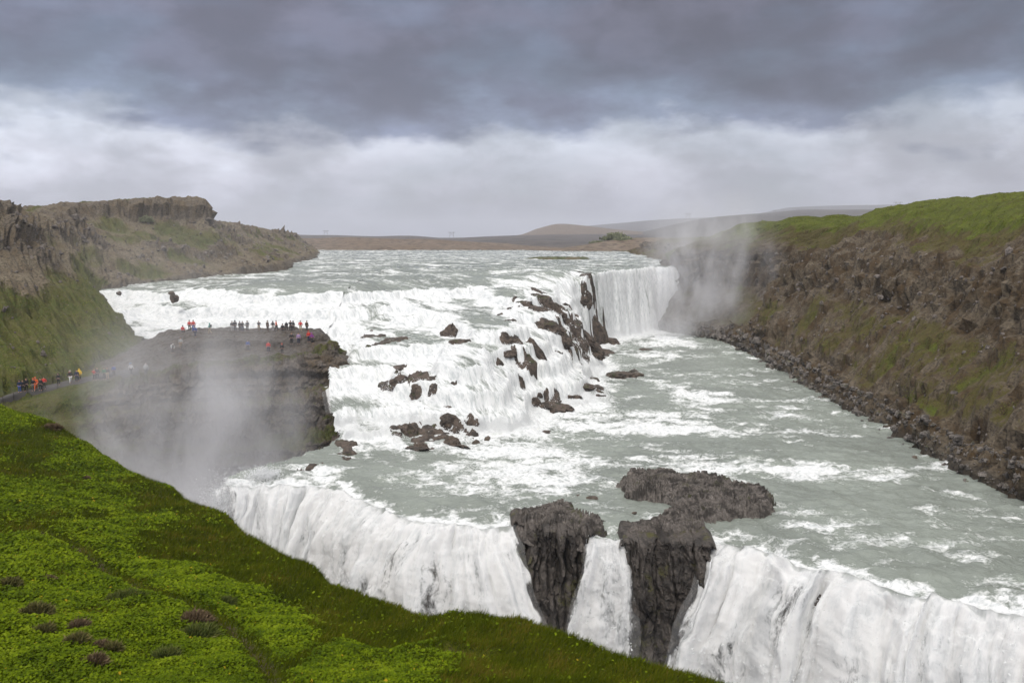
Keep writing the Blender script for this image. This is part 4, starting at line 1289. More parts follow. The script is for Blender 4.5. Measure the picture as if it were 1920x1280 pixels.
def shelf_front(pa, pb, label, seed):
    x0, x1 = Pz(pa, 990, 0)[0], Pz(pb, 1000, 0)[0]
    xs = np.arange(x0, x1, .085)
    ts = np.linspace(0, 1, 260)
    S, T = np.meshgrid(xs, ts, indexing="ij")
    Z = .85 - 25 * T ** 1.25
    Y = lip_y(xs)[:, None] - .9 - 3.0 * T - 1.5 * np.sin(np.pi * (S - x0) / (x1 - x0)) * .7
    th = S + .5 * pn(S * .5, Z * .25, seed)
    f1, f2, v = cells(th * .85, Z * .10 + seed, 0 * S)
    g1, g2, v2 = cells(th * 1.9, Z * .45 + seed, 0 * S + 2)
    k1, k2, v3 = cells(th * 3.0, Z * 2.0 + seed, 0 * S + 5)
    topf = 1 - ss(T, 0, .07)
    d = (1.0 * (v - .5) + .75 * (v2 - .5) + .32 * (v3 - .5) + .9 * fbm(S * .25, Z * .2, seed, 4) - .5 * (1 - ss(f2 - f1, 0, .12)))
    Y = Y - d * (1 - .6 * topf) + 3.0 * (1 - ss(T, 0, .07)) - .2
    edge = np.minimum(S - x0, x1 - S) + .18 * fbm(S * .3, Z * .25, seed + 6, 3)
    Y = Y + 5.5 * (1 - ss(edge, -.2, 3.0)) ** 1.4 * ss(T, .02, .12) + 2.0 * (1 - ss(edge, -.2, 1.0))
    Z = Z - 2.6 * (1 - ss(edge, .1, 1.5)) - .5 * topf * np.abs(fbm(S * .6, 0 * S, seed + 3, 3))
    Xx = S + .25 * fbm(S * 1.2, Z * .5, seed + 2, 3)
    return grid_obj("rock_buttress", np.stack([Xx, Y, Z], -1), M["rock_face"], None, flip=True, smooth=False, label=label, cat="rock", group="rock shelves at the near fall")


shelf_front(936, 1140, "steep columnar rock face below the small left shelf", 3.0)
shelf_front(1132, 1352, "steep columnar rock face below the large hook-shaped shelf", 8.0)

# ------------------------------------------------------------------ spray thrown off the falls
m, b = new_mat("spray_drops")
p = b("ShaderNodeBsdfDiffuse", None, Color=(0.86, 0.87, 0.88))
tl = b("ShaderNodeBsdfTranslucent", None, Color=(0.86, 0.87, 0.88))
ms = b("ShaderNodeMixShader", None, i0=0.45, i1=p.outputs[0], i2=tl.outputs[0])
b("ShaderNodeOutputMaterial", None, Surface=ms.outputs[0])
M["spray"] = m


def drops(C, size):
    n = len(C)
    A = rng.normal(0, 1, (n, 3)) * size[:, None]
    B = rng.normal(0, 1, (n, 3)) * size[:, None]
    V = np.stack([C + A, C + B, C - (A + B) * .8], 1).reshape(-1, 3)
    return V, np.arange(n * 3).reshape(n, 3)


Cs, Sz = [], []
for o in [o for o in bpy.data.objects if o.name.startswith("waterfall")]:
    co = np.empty(len(o.data.vertices) * 3, np.float32)
    o.data.vertices.foreach_get("co", co)
    co = co.reshape(-1, 3)
    ga = np.empty(len(co), np.float32)
    o.data.attributes["gap"].data.foreach_get("value", ga)
    ok = (ga < .45) & (co[:, 2] > -16)
    co = co[ok]
    n = int(len(co) * .62)
    c = co[rng.integers(0, len(co), n)].astype(float)
    off = np.abs(rng.normal(0, .45, n))
    c[:, 1] -= off
    c[:, 0] += rng.normal(0, .12, n)
    c[:, 2] += rng.normal(0, .15, n)
    Cs.append(c)
    Sz.append((.015 + .035 * rng.random(n) ** 1.5) * np.where(c[:, 2] < -6, 1.35, 1.0))
for (cx_, cy_, cz_, rx_, ry_, rz_, n) in ((-29.5, 86.5, -2.5, 2.6, 2.2, 2.6, 24000), (-26.5, 88.5, .2, 2.2, 1.4, .8, 9000), (-32.0, 84.5, -7.0, 3.0, 2.5, 4.0, 16000)):
    c = rng.normal(0, 1, (n, 3)) * (.35 + .65 * rng.random((n, 1)))
    lump = 1 + .5 * fbm(c[:, 0] * .8, c[:, 1] * .8, c[:, 2] * .8 + cx_, 3)
    Cs.append(c * lump[:, None] * np.array((rx_, ry_, rz_)) * .62 + np.array((cx_, cy_, cz_)))
    Sz.append(.018 + .035 * rng.random(n))
V, Fc = drops(np.concatenate(Cs), np.concatenate(Sz))
add("spray", raw_mesh("spray", V, Fc, False), M["spray"], kind="stuff", label="fine white spray flying off the near fall")
fm = (RFOAM > .8) & (RG[..., 2] > .6) & (RG[..., 1] < 240) & (RG[..., 0] > np.interp(RG[..., 1], _ky, _kx) + 1.5)
c = RG[fm]
n = 30000
c = c[rng.integers(0, len(c), n)] + np.stack([rng.normal(0, .2, n), rng.normal(0, .2, n), np.abs(rng.normal(0, .22, n))], -1)
V, Fc = drops(c, .025 + .045 * rng.random(n))
add("spray", raw_mesh("spray", V, Fc, False), M["spray"], kind="stuff", label="fine white spray leaping over the cascade")

# ------------------------------------------------------------------ mist and haze
def mist(name, lo, hi, dens, label, ns=(.11, .11, .055), thr=(.40, .68), pw=1.0, col=(.97, .97, 1.0), rise=.0):
    lo, hi = np.array(lo, float), np.array(hi, float)
    bm = bmesh.new()
    bmesh.ops.create_cube(bm, size=2.0)
    me = bpy.data.meshes.new(name)
    bm.to_mesh(me)
    bm.free()
    m, b = new_mat(name + "_air")
    oc = b("ShaderNodeTexCoord").outputs["Object"]
    pos = b("ShaderNodeNewGeometry").outputs["Position"]
    sp = b("ShaderNodeSeparateXYZ", None, i0=oc)
    r = b("ShaderNodeVectorMath", {"operation": "LENGTH"}, i0=b.scalevec(oc, (1.0, 1.0, .0))).outputs["Value"]
    fall = b.sstep(r, 1.0, .15)
    fz = b.math("MULTIPLY", b.sstep(sp.outputs[2], 1.0, -.75), b.sstep(sp.outputs[2], -1.0, -.85))
    n = b.noise(b.scalevec(pos, ns), 1.0, 6, .64, .5)
    d = b.math("MULTIPLY", b.math("MULTIPLY", fall, fz), b.sstep(n, *thr))
    d = b.math("MULTIPLY", d, dens)
    v = b("ShaderNodeVolumePrincipled")
    b.set(v.inputs["Color"], col)
    b.set(v.inputs["Density"], d)
    b.set(v.inputs["Anisotropy"], .2)
    out = b("ShaderNodeOutputMaterial")
    b.set(out.inputs["Volume"], v.outputs[0])
    o = add(name, me, m, label=label, kind="stuff")
    o.location = (lo + hi) / 2
    o.scale = (hi - lo) / 2
    o["rise"] = rise
    return o


mist("mist", (-60, 88, -24), (-22, 123, 20), .44, "spray cloud rising from the gorge in front of the ledge")
mist("mist", (32, 205, -1), (76, 262, 42), .20, "spray cloud rising from the far fall against the right wall")
mist("mist", (-48, 74, -24), (-19, 98, 5), .60, "white spray boiling up at the left end of the near fall", ns=(.16, .16, .10), thr=(.30, .65))
mist("mist", (-150, 100, 0), (-30, 330, 42), .0055, "thin spray drifting over the left bank", ns=(.02, .02, .03), thr=(.25, .7))
mist("mist", (28, 208, -1), (50, 232, 9), .22, "dense white spray at the foot of the far fall")
mist("mist", (-4, 50, -24), (28, 74, -2), .07, "thin spray at the foot of the near fall")
bm = bmesh.new()
bmesh.ops.create_cube(bm, size=2.0)
me = bpy.data.meshes.new("haze")
bm.to_mesh(me)
bm.free()
m, b = new_mat("haze_air")
v = b("ShaderNodeVolumePrincipled")
b.set(v.inputs["Color"], (.86, .90, 1.0))
b.set(v.inputs["Density"], 1.2e-4)
out = b("ShaderNodeOutputMaterial")
b.set(out.inputs["Volume"], v.outputs[0])
hz = add("haze", me, m, label="pale damp air over the whole valley", kind="stuff")
hz.location = (0, 8000, 190)
hz.scale = (30000, 9500, 225)

# ------------------------------------------------------------------ thin veil running off the end of the ledge
vr = [[(604, 726, 124), (604, 734, 122.5), (606, 750, 121.5), (610, 774, 120)], [(622, 722, 124), (624, 730, 122.2), (628, 750, 121), (630, 774, 119.5)], [(645, 716, 125), (650, 726, 122.5), (654, 748, 121.2), (652, 776, 119.6)], [(664, 716, 127), (668, 726, 124), (670, 750, 122), (662, 780, 120)]]
G, cc, rr = loft([[P(*q) for q in r_] for r_ in vr], 120, 60, 0.0)
S_, T_ = np.meshgrid(cc, rr, indexing="ij")
grid_obj("waterfall", G, M["fall"], {"foam": 1.1 + 0 * S_, "flow": np.stack([S_ * 2.4, 0 * S_, T_ * .5], -1), "gap": .40 + .10 * np.sin(S_ * 9.0) + 0.06 * T_}, flip=True, kind="structure", label="thin water strands running off the end of the ledge")

# ------------------------------------------------------------------ footpath along the ledge
M["asphalt"], b = new_mat("wet_path")
pos = b("ShaderNodeNewGeometry").outputs["Position"]
n2 = b.noise(pos, 3.0, 6, .6)
finish(b, b.mix(n2, (0.045, 0.042, 0.042), (0.085, 0.078, 0.076)), .6, n2, .3, .05)
BV_BL = None


def ground_at(px, py):
    """nearest hit of the ledge and the bank"""
    a, c = cast(px, py, BV_L), cast(px, py, BV_B)
    if a is None:
        return c
    if c is None:
        return a
    return a if a.y < c.y else c


up = [(-60, 764), (0, 745), (45, 732), (90, 723), (130, 714), (170, 706), (215, 698), (260, 690)]
lo = [(-60, 776), (0, 757), (45, 743), (90, 733), (130, 722), (170, 713), (215, 705), (260, 697)]
rows = []
for (a, c) in zip(up, lo):
    A, Cc = ground_at(*a), ground_at(*c)
    if A is None or Cc is None:
        continue
    zm = max(A.z, Cc.z) + .12
    rows.append([(Cc.x + .1, Cc.y - .35, zm - 1.2), (Cc.x, Cc.y, zm), ((A.x + Cc.x) / 2, (A.y + Cc.y) / 2, zm + .04), (A.x, A.y, zm), (A.x, A.y + .3, zm - 1.0)])
G, _, _ = loft(rows, 120, 14, 0.0)
G[..., 2] += .05 * fbm(G[..., 0] * .8, G[..., 1] * .8, 2., 3)
path_o = grid_obj("path", G, M["asphalt"], None, kind="structure", label="dark footpath along the foot of the left bank")
BV_P = bvh_of(G)


def stand(px, py):
    best = None
    for bv in (BV_L, BV_B, BV_P):
        h_ = cast(px, py, bv)
        if h_ is not None and (best is None or h_.y < best.y):
            best = h_
    return best


# ------------------------------------------------------------------ people
def skin(verts, edges, radii, sub=1):
    me = bpy.data.meshes.new("sk")
    me.from_pydata(verts, edges, [])
    o = bpy.data.objects.new("sk", me)
    COL.objects.link(o)
    md = o.modifiers.new("Skin", "SKIN")
    if not me.skin_vertices:
        me.attributes.new
    for i, r_ in enumerate(radii):
        me.skin_vertices[0].data[i].radius = (r_, r_) if not isinstance(r_, tuple) else r_
    me.skin_vertices[0].data[0].use_root = True
    md2 = o.modifiers.new("Sub", "SUBSURF")
    md2.levels = sub
    md2.render_levels = sub
    dg = bpy.context.evaluated_depsgraph_get()
    out_ = bpy.data.meshes.new_from_object(o.evaluated_get(dg))
    for p_ in out_.polygons:
        p_.use_smooth = True
    bpy.data.objects.remove(o)
    bpy.data.meshes.remove(me)
    return out_


def plain(name, col, rough=.8):
    if name in M:
        return M[name]
    m, b = new_mat(name)
    pos = b("ShaderNodeNewGeometry").outputs["Position"]
    n_ = b.noise(pos, 9.0, 4, .6)
    finish(b, b.mix(b.math("MULTIPLY", n_, .5), col, tuple(c * .6 for c in col)), rough, n_, .2, .02)
    M[name] = m
    return m


def figure(pose):
    """joint positions of a 1.72 m figure facing -Y, feet on z = 0"""
    J = dict(pel=(0, 0, .92), spine=(0, .01, 1.12), chest=(0, .01, 1.32), neck=(0, .0, 1.46), head0=(0, -.01, 1.54), head1=(0, -.015, 1.64), head2=(0, 0, 1.69))
    for sd, x in (("l", -1), ("r", 1)):
        J[sd + "hip"] = (x * .10, 0, .86)
        J[sd + "knee"] = (x * .11, -.02, .48)
        J[sd + "ank"] = (x * .12, .02, .09)
        J[sd + "toe"] = (x * .14, -.13, .04)
        J[sd + "sho"] = (x * .18, .01, 1.39)
        J[sd + "elb"] = (x * .25, .03, 1.12)
        J[sd + "wri"] = (x * .24, -.06, .88)
        J[sd + "han"] = (x * .24, -.09, .80)
    if pose == "walk":
        J.update(lknee=(-.11, -.20, .50), lank=(-.12, -.20, .10), ltoe=(-.13, -.36, .06), rknee=(.11, .08, .47), rank=(.12, .34, .13), rtoe=(.13, .24, .04), lelb=(-.25, .12, 1.13), lwri=(-.24, .16, .89), lhan=(-.24, .15, .81), relb=(.25, -.08, 1.13), rwri=(.23, -.24, .95), rhan=(.22, -.30, .90))
    if pose == "photo":
        J.update(lelb=(-.27, -.16, 1.20), lwri=(-.10, -.34, 1.44), lhan=(-.05, -.38, 1.50), relb=(.27, -.16, 1.20), rwri=(.10, -.34, 1.44), rhan=(.05, -.38, 1.50))
    if pose == "pockets":
        J.update(lelb=(-.31, .08, 1.14), lwri=(-.20, -.10, .98), lhan=(-.15, -.14, .95), relb=(.31, .08, 1.14), rwri=(.20, -.10, .98), rhan=(.15, -.14, .95))
    if pose == "bend":
        J.update(pel=(0, .14, .88), spine=(0, .02, 1.06), chest=(0, -.14, 1.20), neck=(0, -.27, 1.27), head0=(0, -.34, 1.29), head1=(0, -.42, 1.33), head2=(0, -.45, 1.36), lsho=(-.18, -.18, 1.22), rsho=(.18, -.18, 1.22), lelb=(-.2, -.30, .97), lwri=(-.14, -.34, .74), lhan=(-.12, -.35, .66), relb=(.2, -.30, .97), rwri=(.14, -.34, .74), rhan=(.12, -.35, .66), lhip=(-.1, .14, .84), rhip=(.1, .14, .84))
    if pose == "crouch":
        dz_ = -.50
        for k_ in list(J):
            x, y, z = J[k_]
            if k_[1:] not in ("knee", "ank", "toe"):
                J[k_] = (x, y + .10, z + dz_)
        J.update(lknee=(-.16, -.26, .46), rknee=(.16, -.26, .46))
    return J


ED = [("pel", "spine"), ("spine", "chest"), ("chest", "neck"), ("neck", "head0"), ("head0", "head1"), ("head1", "head2")]
for sd in "lr":
    ED += [("pel", sd + "hip"), (sd + "hip", sd + "knee"), (sd + "knee", sd + "ank"), (sd + "ank", sd + "toe"), ("chest", sd + "sho"), (sd + "sho", sd + "elb"), (sd + "elb", sd + "wri"), (sd + "wri", sd + "han")]
RAD = dict(pel=(.15, .11), spine=(.14, .10), chest=(.16, .11), neck=.055, head0=.075, head1=.095, head2=.06, hip=.085, knee=.06, ank=.045, toe=.04, sho=.07, elb=.047, wri=.034, han=.04)


def rad(j, f):
    r_ = RAD.get(j, RAD.get(j[1:]))
    return tuple(q * f for q in r_) if isinstance(r_, tuple) else r_ * f


def sub_skin(J, keys, f, ext=None):
    keys = list(keys)
    ix = {k_: i for i, k_ in enumerate(keys)}
    ed = [(ix[a], ix[c]) for a, c in ED if a in ix and c in ix]
    pos = {k_: J[k_] for k_ in keys}
    pos.update(ext or {})
    return skin([pos[k_] for k_ in keys], ed, [rad(k_, f) for k_ in keys])


POSES = {}
for ps in ("stand", "walk", "photo", "pockets", "bend", "crouch"):
    J = figure(ps)
    full = ["pel"] + [k_ for k_ in J if k_ != "pel"]
    body = sub_skin(J, full, 1.0)
    jk = sub_skin(J, ["chest", "spine", "pel", "neck", "lsho", "lelb", "lwri", "rsho", "relb", "rwri"], 1.22)
    tr = sub_skin(J, ["pel", "lhip", "lknee", "lank", "rhip", "rknee", "rank"], 1.18)
    hx_ = np.array(J["head1"])
    Vh, Fh = ICO[3]
    Wh = Vh * np.array((.102, .112, .105)) + hx_ + np.array((0, .018, .028))
    kp = (Vh[Fh].mean(1)[:, 2] > -.35) & ~((Vh[Fh].mean(1)[:, 1] < -.35) & (Vh[Fh].mean(1)[:, 2] < .45))
    hair = raw_mesh("hair", Wh, Fh[kp])
    hood = raw_mesh("hood", Vh * np.array((.125, .135, .14)) + hx_ + np.array((0, .02, .0)), Fh[~((Vh[Fh].mean(1)[:, 1] < -.6) & (np.abs(Vh[Fh].mean(1)[:, 2]) < .6))])
    bp = np.array(J["chest"])
    Vb, Fb = ICO[3]
    Vb = np.sign(Vb) * np.abs(Vb) ** .6
    pack = raw_mesh("backpack", Vb * np.array((.15, .10, .22)) + bp + np.array((0, .20, -.04)), Fb)
    Vp = Vh * np.array((.34, .26, .52)) + np.array(J["spine"]) + np.array((0, .03, .02))
    Vp[:, 0] *= 1 - .45 * ss(Vp[:, 2], 1.15, 1.6)
    poncho = raw_mesh("poncho", Vp, Fh)
    POSES[ps] = dict(body=body, jacket=jk, trousers=tr, hair=hair, hood=hood, backpack=pack, poncho=poncho)

CLR = dict(black=(.018, .018, .022), dark=(.035, .033, .036), navy=(.02, .03, .075), brown=(.075, .05, .035), tan=(.26, .19, .12), grey=(.14, .14, .15), red=(.62, .035, .03), orange=(.75, .13, .03), teal=(.03, .32, .28), green=(.03, .20, .10),
           white=(.72, .72, .74), purple=(.30, .07, .34), lilac=(.36, .25, .45), blue=(.05, .10, .34), yellow=(.80, .52, .02), beige=(.45, .36, .25), skyblue=(.14, .35, .65), skin=(.50, .30, .22), hairb=(.03, .022, .016), pale=(.42, .42, .43))
PEOPLE = [  # px, py of the feet, pose, facing (deg, 0 = towards the camera), jacket, trousers, head, extras, label
    (435.6, 621, "stand", 180, "dark", "pale", "hairb", "", "leftmost dark-clad person of the row on the ledge edge, pale trousers"),
    (441.0, 621, "stand", 200, "black", "black", "hood:black", "", "taller black-clad person beside the leftmost one on the ledge edge"),
    (450.0, 621, "stand", 170, "black", "dark", "hairb", "", "black-clad person, left of the second pair on the ledge edge"),
    (455.0, 621.5, "pockets", 180, "brown", "navy", "hairb", "backpack:dark", "brown-jacketed person, right of the second pair on the ledge edge"),
    (464.0, 621, "stand", 220, "grey", "dark", "hairb", "", "grey-jacketed person standing alone right of the second pair"),
    (485.5, 620.5, "photo", 180, "dark", "tan", "hairb", "", "lone person with tan trousers and arms raised on the ledge edge"),
    (502.0, 620.5, "stand", 150, "brown", "brown", "hairb", "", "brown-clad person left of the orange jacket on the ledge edge"),
    (512.0, 620.5, "pockets", 180, "black", "pale", "hood:black", "", "short black-jacketed person touching the orange-jacketed one"),
    (518.3, 620.5, "walk", 120, "orange", "black", "hairb", "", "person in a bright orange jacket and black trousers on the ledge edge"),
    (530.6, 621, "crouch", 180, "black", "black", "hairb", "", "crouching black-clad person left of the close group on the ledge edge"),
    (537.5, 621, "bend", 200, "black", "dark", "hairb", "backpack:black", "stooping black-clad person with pack in the close group on the ledge"),
    (545.0, 621, "photo", 190, "dark", "black", "hairb", "", "dark person with raised arms in the middle of the close group"),
    (550.0, 621, "pockets", 170, "black", "dark", "hood:black", "", "rightmost dark person of the close group on the ledge edge"),
    (563.7, 621, "pockets", 180, "red", "beige", "hairb", "", "person in red jacket and beige trousers alone on the ledge edge"),
    (575.6, 621, "stand", 160, "brown", "dark", "hairb", "", "rightmost dark brown person of the row on the ledge edge"),
    (579.0, 641, "stand", 30, "red", "navy", "hood:red", "", "person in hooded red jacket below the row, next to purple"),
    (585.0, 644, "walk", 60, "purple", "dark", "hood:purple", "", "person in a bright purple hooded jacket on the right end of ledge"),
    (560.0, 645, "stand", 0, "lilac", "navy", "hairb", "", "person in a pale lilac jacket below the row on the ledge"),
    (547.0, 645, "stand", 20, "dark", "black", "hairb", "", "dark-clad person left of the lilac jacket on the lower shelf"),
    (465.0, 658, "stand", 0, "blue", "dark", "hairb", "", "person in a dull blue jacket in the mist on the lower shelf"),
    (503.5, 661, "stand", 20, "red", "navy", "hairb", "", "red-jacketed person standing alone in the middle of the lower shelf"),
    (529.0, 664, "stand", 10, "black", "dark", "hood:red", "", "black-clad person with a red hood on the lower shelf"),
    (343.5, 624, "crouch", 180, "red", "dark", "hairb", "", "crouching person in red on the left part of the ledge"),
    (355.6, 620, "stand", 180, "red", "black", "hairb", "", "red-jacketed person with black trousers, left of two in red"),
    (363.0, 620.5, "stand", 200, "red", "blue", "hairb", "", "red-jacketed person with blue trousers, right of two in red"),
    (366.0, 632, "walk", 60, "blue", "navy", "hairb", "backpack:blue", "person in blue with blue pack in front of the two in red"),
    (393.5, 625, "walk", 270, "teal", "beige", "hood:teal", "backpack:dark", "walking person in teal hood with beige trousers and dark backpack"),
    (339.0, 653, "walk", 30, "pale", "tan", "hairb", "", "person in pale top and tan trousers climbing to the ledge"),
    (323.0, 662, "bend", 40, "white", "grey", "hood:white", "", "stooping person in a white hooded jacket on the rising path"),
    (274.0, 702, "pockets", 20, "pale", "grey", "hood:pale", "poncho:pale", "person in a wide pale grey poncho on the rocky path"),
    (246.0, 703, "walk", 60, "white", "black", "hood:skyblue", "", "striding person in white jacket with a bright blue hood"),
    (214.0, 706, "stand", 0, "blue", "dark", "hairb", "", "person in a blue jacket between the green and the white jackets"),
    (202.0, 710, "stand", 0, "dark", "beige", "hairb", "", "dark-jacketed person with beige trousers behind the green jacket"),
    (196.0, 711, "stand", 0, "green", "dark", "hairb", "", "person in a green jacket on the path"),
    (183.0, 712, "stand", 10, "dark", "black", "hairb", "", "dark-clad person right beside the short red jacket on the path"),
    (177.5, 713, "photo", 0, "red", "dark", "hairb", "", "person in short red jacket with raised arms on the path"),
    (149.5, 713, "walk", 30, "yellow", "dark", "hood:yellow", "poncho:yellow", "person in a bright yellow rain poncho on the path"),
    (144.5, 715.5, "stand", 20, "navy", "navy", "hairb", "", "navy-clad person beside the yellow poncho"),
    (132.5, 718, "walk", 40, "dark", "white", "hood:white", "backpack:red", "person with white trousers and dark jacket on the path"),
    (110.0, 721, "stand", 0, "black", "black", "hood:black", "", "solitary black figure on the path between red coat and white trousers"),
    (83.0, 729, "pockets", 10, "red", "dark", "hairb", "", "person in a long bright red coat, right of the left path group"),
    (76.5, 732, "stand", 0, "black", "black", "hairb", "", "black-clad person left beside the long red coat"),
    (67.5, 731, "walk", 30, "orange", "orange", "hood:orange", "", "orange-clad person half hidden in the left path group"),
    (63.0, 733, "stand", 10, "black", "grey", "hood:orange", "", "black-jacketed person with orange hood in the left path group"),
    (50.0, 733, "stand", 0, "black", "black", "hairb", "backpack:black", "tall black-clad person in the left path group"),
    (43.5, 734.5, "stand", 20, "dark", "dark", "hairb", "", "dark person between navy jacket and tall black figure"),
    (37.5, 735.5, "pockets", 0, "navy", "blue", "hood:navy", "", "leftmost person on the path, navy jacket and blue trousers"),
]


def person(px, py, pose, face, jc, tc_, head, extra, label):
    h_ = stand(px, py)
    if h_ is None:
        return
    set_ = POSES[pose]

    def part(nm, key, clr, parent=None):
        o = bpy.data.objects.new(nm, set_[key])
        COL.objects.link(o)
        if not set_[key].materials:
            set_[key].materials.append(plain("cloth_black", CLR["black"]))
        o.material_slots[0].link = "OBJECT"
        o.material_slots[0].material = plain("cloth_" + clr, CLR[clr])
        if parent:
            o.parent = parent
        return o
    root = part("person", "body", "skin")
    tag(root, label, "person", "visitors at the falls")
    part("jacket", "jacket", jc, root)
    part("trousers", "trousers", tc_, root)
    if head.startswith("hood:"):
        part("hood", "hood", head[5:], root)
    else:
        part("hair", "hair", head, root)
    if extra:
        k_, c_ = extra.split(":")
        part(k_, k_, c_, root)
    root.location = h_ + Vector((0, 0, -.02))
    root.rotation_euler = (0, 0, math.radians(face))
    s_ = random.uniform(.97, 1.08)
    root.scale = (s_ * 1.1, s_ * 1.1, s_)


for pr in PEOPLE:
    person(*pr)

# ------------------------------------------------------------------ path posts
def tube_mesh(segs, n=6):
    """segs: list of (p0, p1, r0, r1)"""
    V, Fq = [], []
    for a, c, r0, r1 in segs:
        a, c = Vector(a), Vector(c)
        d = (c - a).normalized()
        x = d.orthogonal().normalized()
        y = d.cross(x)
        o_ = len(V)
        for q, r_ in ((a, r0), (c, r1)):
            for i in range(n):
                t = 2 * math.pi * i / n
                V.append(q + (x * math.cos(t) + y * math.sin(t)) * r_)
        for i in range(n):
            Fq.append((o_ + i, o_ + (i + 1) % n, o_ + n + (i + 1) % n, o_ + n + i))
    me = bpy.data.meshes.new("tube")
    me.from_pydata([tuple(v) for v in V], [], Fq)
    return me


post_me = tube_mesh([((0, 0, -.3), (0, 0, 1.0), .035, .03), ((0, 0, .98), (0, 0, 1.04), .05, .045)])
post_me.materials.append(plain("dark_iron", (.03, .028, .027), .6))
for (px, py, lab) in ((6, 757, "iron post nearest the left picture edge on the path"), (26, 750, "iron post on the path left of the navy-jacketed person"), (52, 743, "iron post in front of the left path group"), (80, 736, "iron post in front of the long red coat"), (108, 729, "iron post in front of the solitary black figure"), (208, 617, "lower of two posts on the grassy spur by the upper fall"), (216, 606, "upper of two posts on the grassy spur by the upper fall")):
    h_ = stand(px, py)
    if h_ is None:
        continue
    o = bpy.data.objects.new("fence_post", post_me)
    COL.objects.link(o)
    o.location = h_
    tag(o, "thin dark " + lab, "post", "path fence posts")

# ------------------------------------------------------------------ power-line pylons on the skyline
steel = plain("grey_steel", (.22, .22, .23), .6)
PYL = [(611, 443, 2300, 12, "leftmost small pylon, on the heath ridge above the brown hill"), (847, 448, 2350, 14, "small pylon on the dark ridge in the middle of the horizon"), (1290, 413, 3550, 14, "pylon on the dark ridge above the far fall's mist"),
       (1452, 402, 3550, 9, "tiny pylon on the ridge left of the green crest"), (1683, 396, 3500, 18, "pylon behind the middle of the green crest"), (1859, 388, 3300, 26, "rightmost pylon, above the green crest near the picture's edge")]
for px, py, D, hp, lab in PYL:
    c = P(px, py, D)
    hh = hp * D / F
    wd = hh * .28
    root = bpy.data.objects.new("pylon", None)
    COL.objects.link(root)
    root.location = c - np.array((0, 0, 1.5))
    tag(root, lab, "pylon", "power-line pylons on the skyline")
    r_ = hh * .022
    for sx in (-1, 1):
        add("leg", tube_mesh([((sx * wd, 0, 0), (sx * wd * .8, 0, hh), r_, r_ * .8)]), steel, root)
    add("crossarm", tube_mesh([((-wd * 1.7, 0, hh * .93), (wd * 1.7, 0, hh * .93), r_, r_)]), steel, root)
    add("brace", tube_mesh([((-wd * .9, 0, hh * .5), (wd * .82, 0, hh * .92), r_ * .6, r_ * .6), ((wd * .9, 0, hh * .5), (-wd * .82, 0, hh * .92), r_ * .6, r_ * .6)]), steel, root)

# ------------------------------------------------------------------ coarse turf on the canyon walls
M["tuft"], b = new_mat("canyon_turf")
rv = b.attr("rnd").outputs["Fac"]
lu = b.attr("lush").outputs["Fac"]
dryc = b.ramp(rv, [(0, (.056, .040, .018)), (.5, (.090, .068, .028)), (1, (.135, .108, .046))])
lushc = b.ramp(rv, [(0, (.090, .105, .014)), (.5, (.130, .150, .018)), (1, (.185, .200, .032))])
colr = b.mix(lu, dryc, lushc)
p = b("ShaderNodeBsdfPrincipled", None, Base_Color=colr, Roughness=0.9)
tl = b("ShaderNodeBsdfTranslucent", None, Color=colr)
ms = b("ShaderNodeMixShader", None, i0=0.45, i1=p.outputs[0], i2=tl.outputs[0])
b("ShaderNodeOutputMaterial", None, Surface=ms.outputs[0])


def tufts(name, G, weight, lush_, n, label, h0=.35, fall=(0, 0, -.6)):
    a = G[:-1, :-1]
    area = np.linalg.norm(np.cross(G[1:, :-1] - a, G[:-1, 1:] - a), axis=2)
    dv = a - np.array((0, 0, H))
    dist = np.linalg.norm(dv, axis=2)
    fwd = np.maximum(dv[..., 1] * CT - dv[..., 2] * ST, .1)
    px = CX + F * dv[..., 0] / fwd
    pr = area * np.clip(weight[:-1, :-1], 0, 1) * (px > -150) * (px < 2080) * (dv[..., 1] > 20) / dist ** 1.4
    pr = (pr / pr.sum()).ravel()
    idx = rng.choice(pr.size, n, p=pr)
    i, j = np.unravel_index(idx, area.shape)
    u, v_ = rng.random(n)[:, None], rng.random(n)[:, None]
    pos = G[i, j] * (1 - u) * (1 - v_) + G[i + 1, j] * u * (1 - v_) + G[i, j + 1] * (1 - u) * v_ + G[i + 1, j + 1] * u * v_
    N = grid_normals(G)[i, j]
    N = N * np.sign(N[:, 2:3] + 1e-6)
    sc = np.clip(dist[i, j] / 130, .7, 2.2)
    pos = pos + N * .05
    hh = (h0 * (.5 + rng.random(n)) * sc)[:, None]
    tip = pos + hh * (N * .35 + np.array(fall) * .9 + rng.normal(0, .22, (n, 3)))
    sd_ = np.cross(N, tip - pos)
    sd_ /= np.linalg.norm(sd_, axis=1, keepdims=True) + 1e-9
    sd_ *= hh * .22
    V = np.stack([pos - sd_, pos + sd_, tip], 1).reshape(-1, 3)
    cl_ = fbm(pos[:, 0] * .4, pos[:, 1] * .4, pos[:, 2] * .4, 3)
    r_ = np.clip(.5 + .55 * cl_ + rng.normal(0, .18, n), 0, 1)
    return add(name, raw_mesh(name, V, np.arange(n * 3).reshape(n, 3), False, {"rnd": np.repeat(r_, 3), "lush": np.repeat(np.clip(lush_[i, j] + rng.normal(0, .15, n), 0, 1), 3)}), M["tuft"], kind="stuff", label=label)


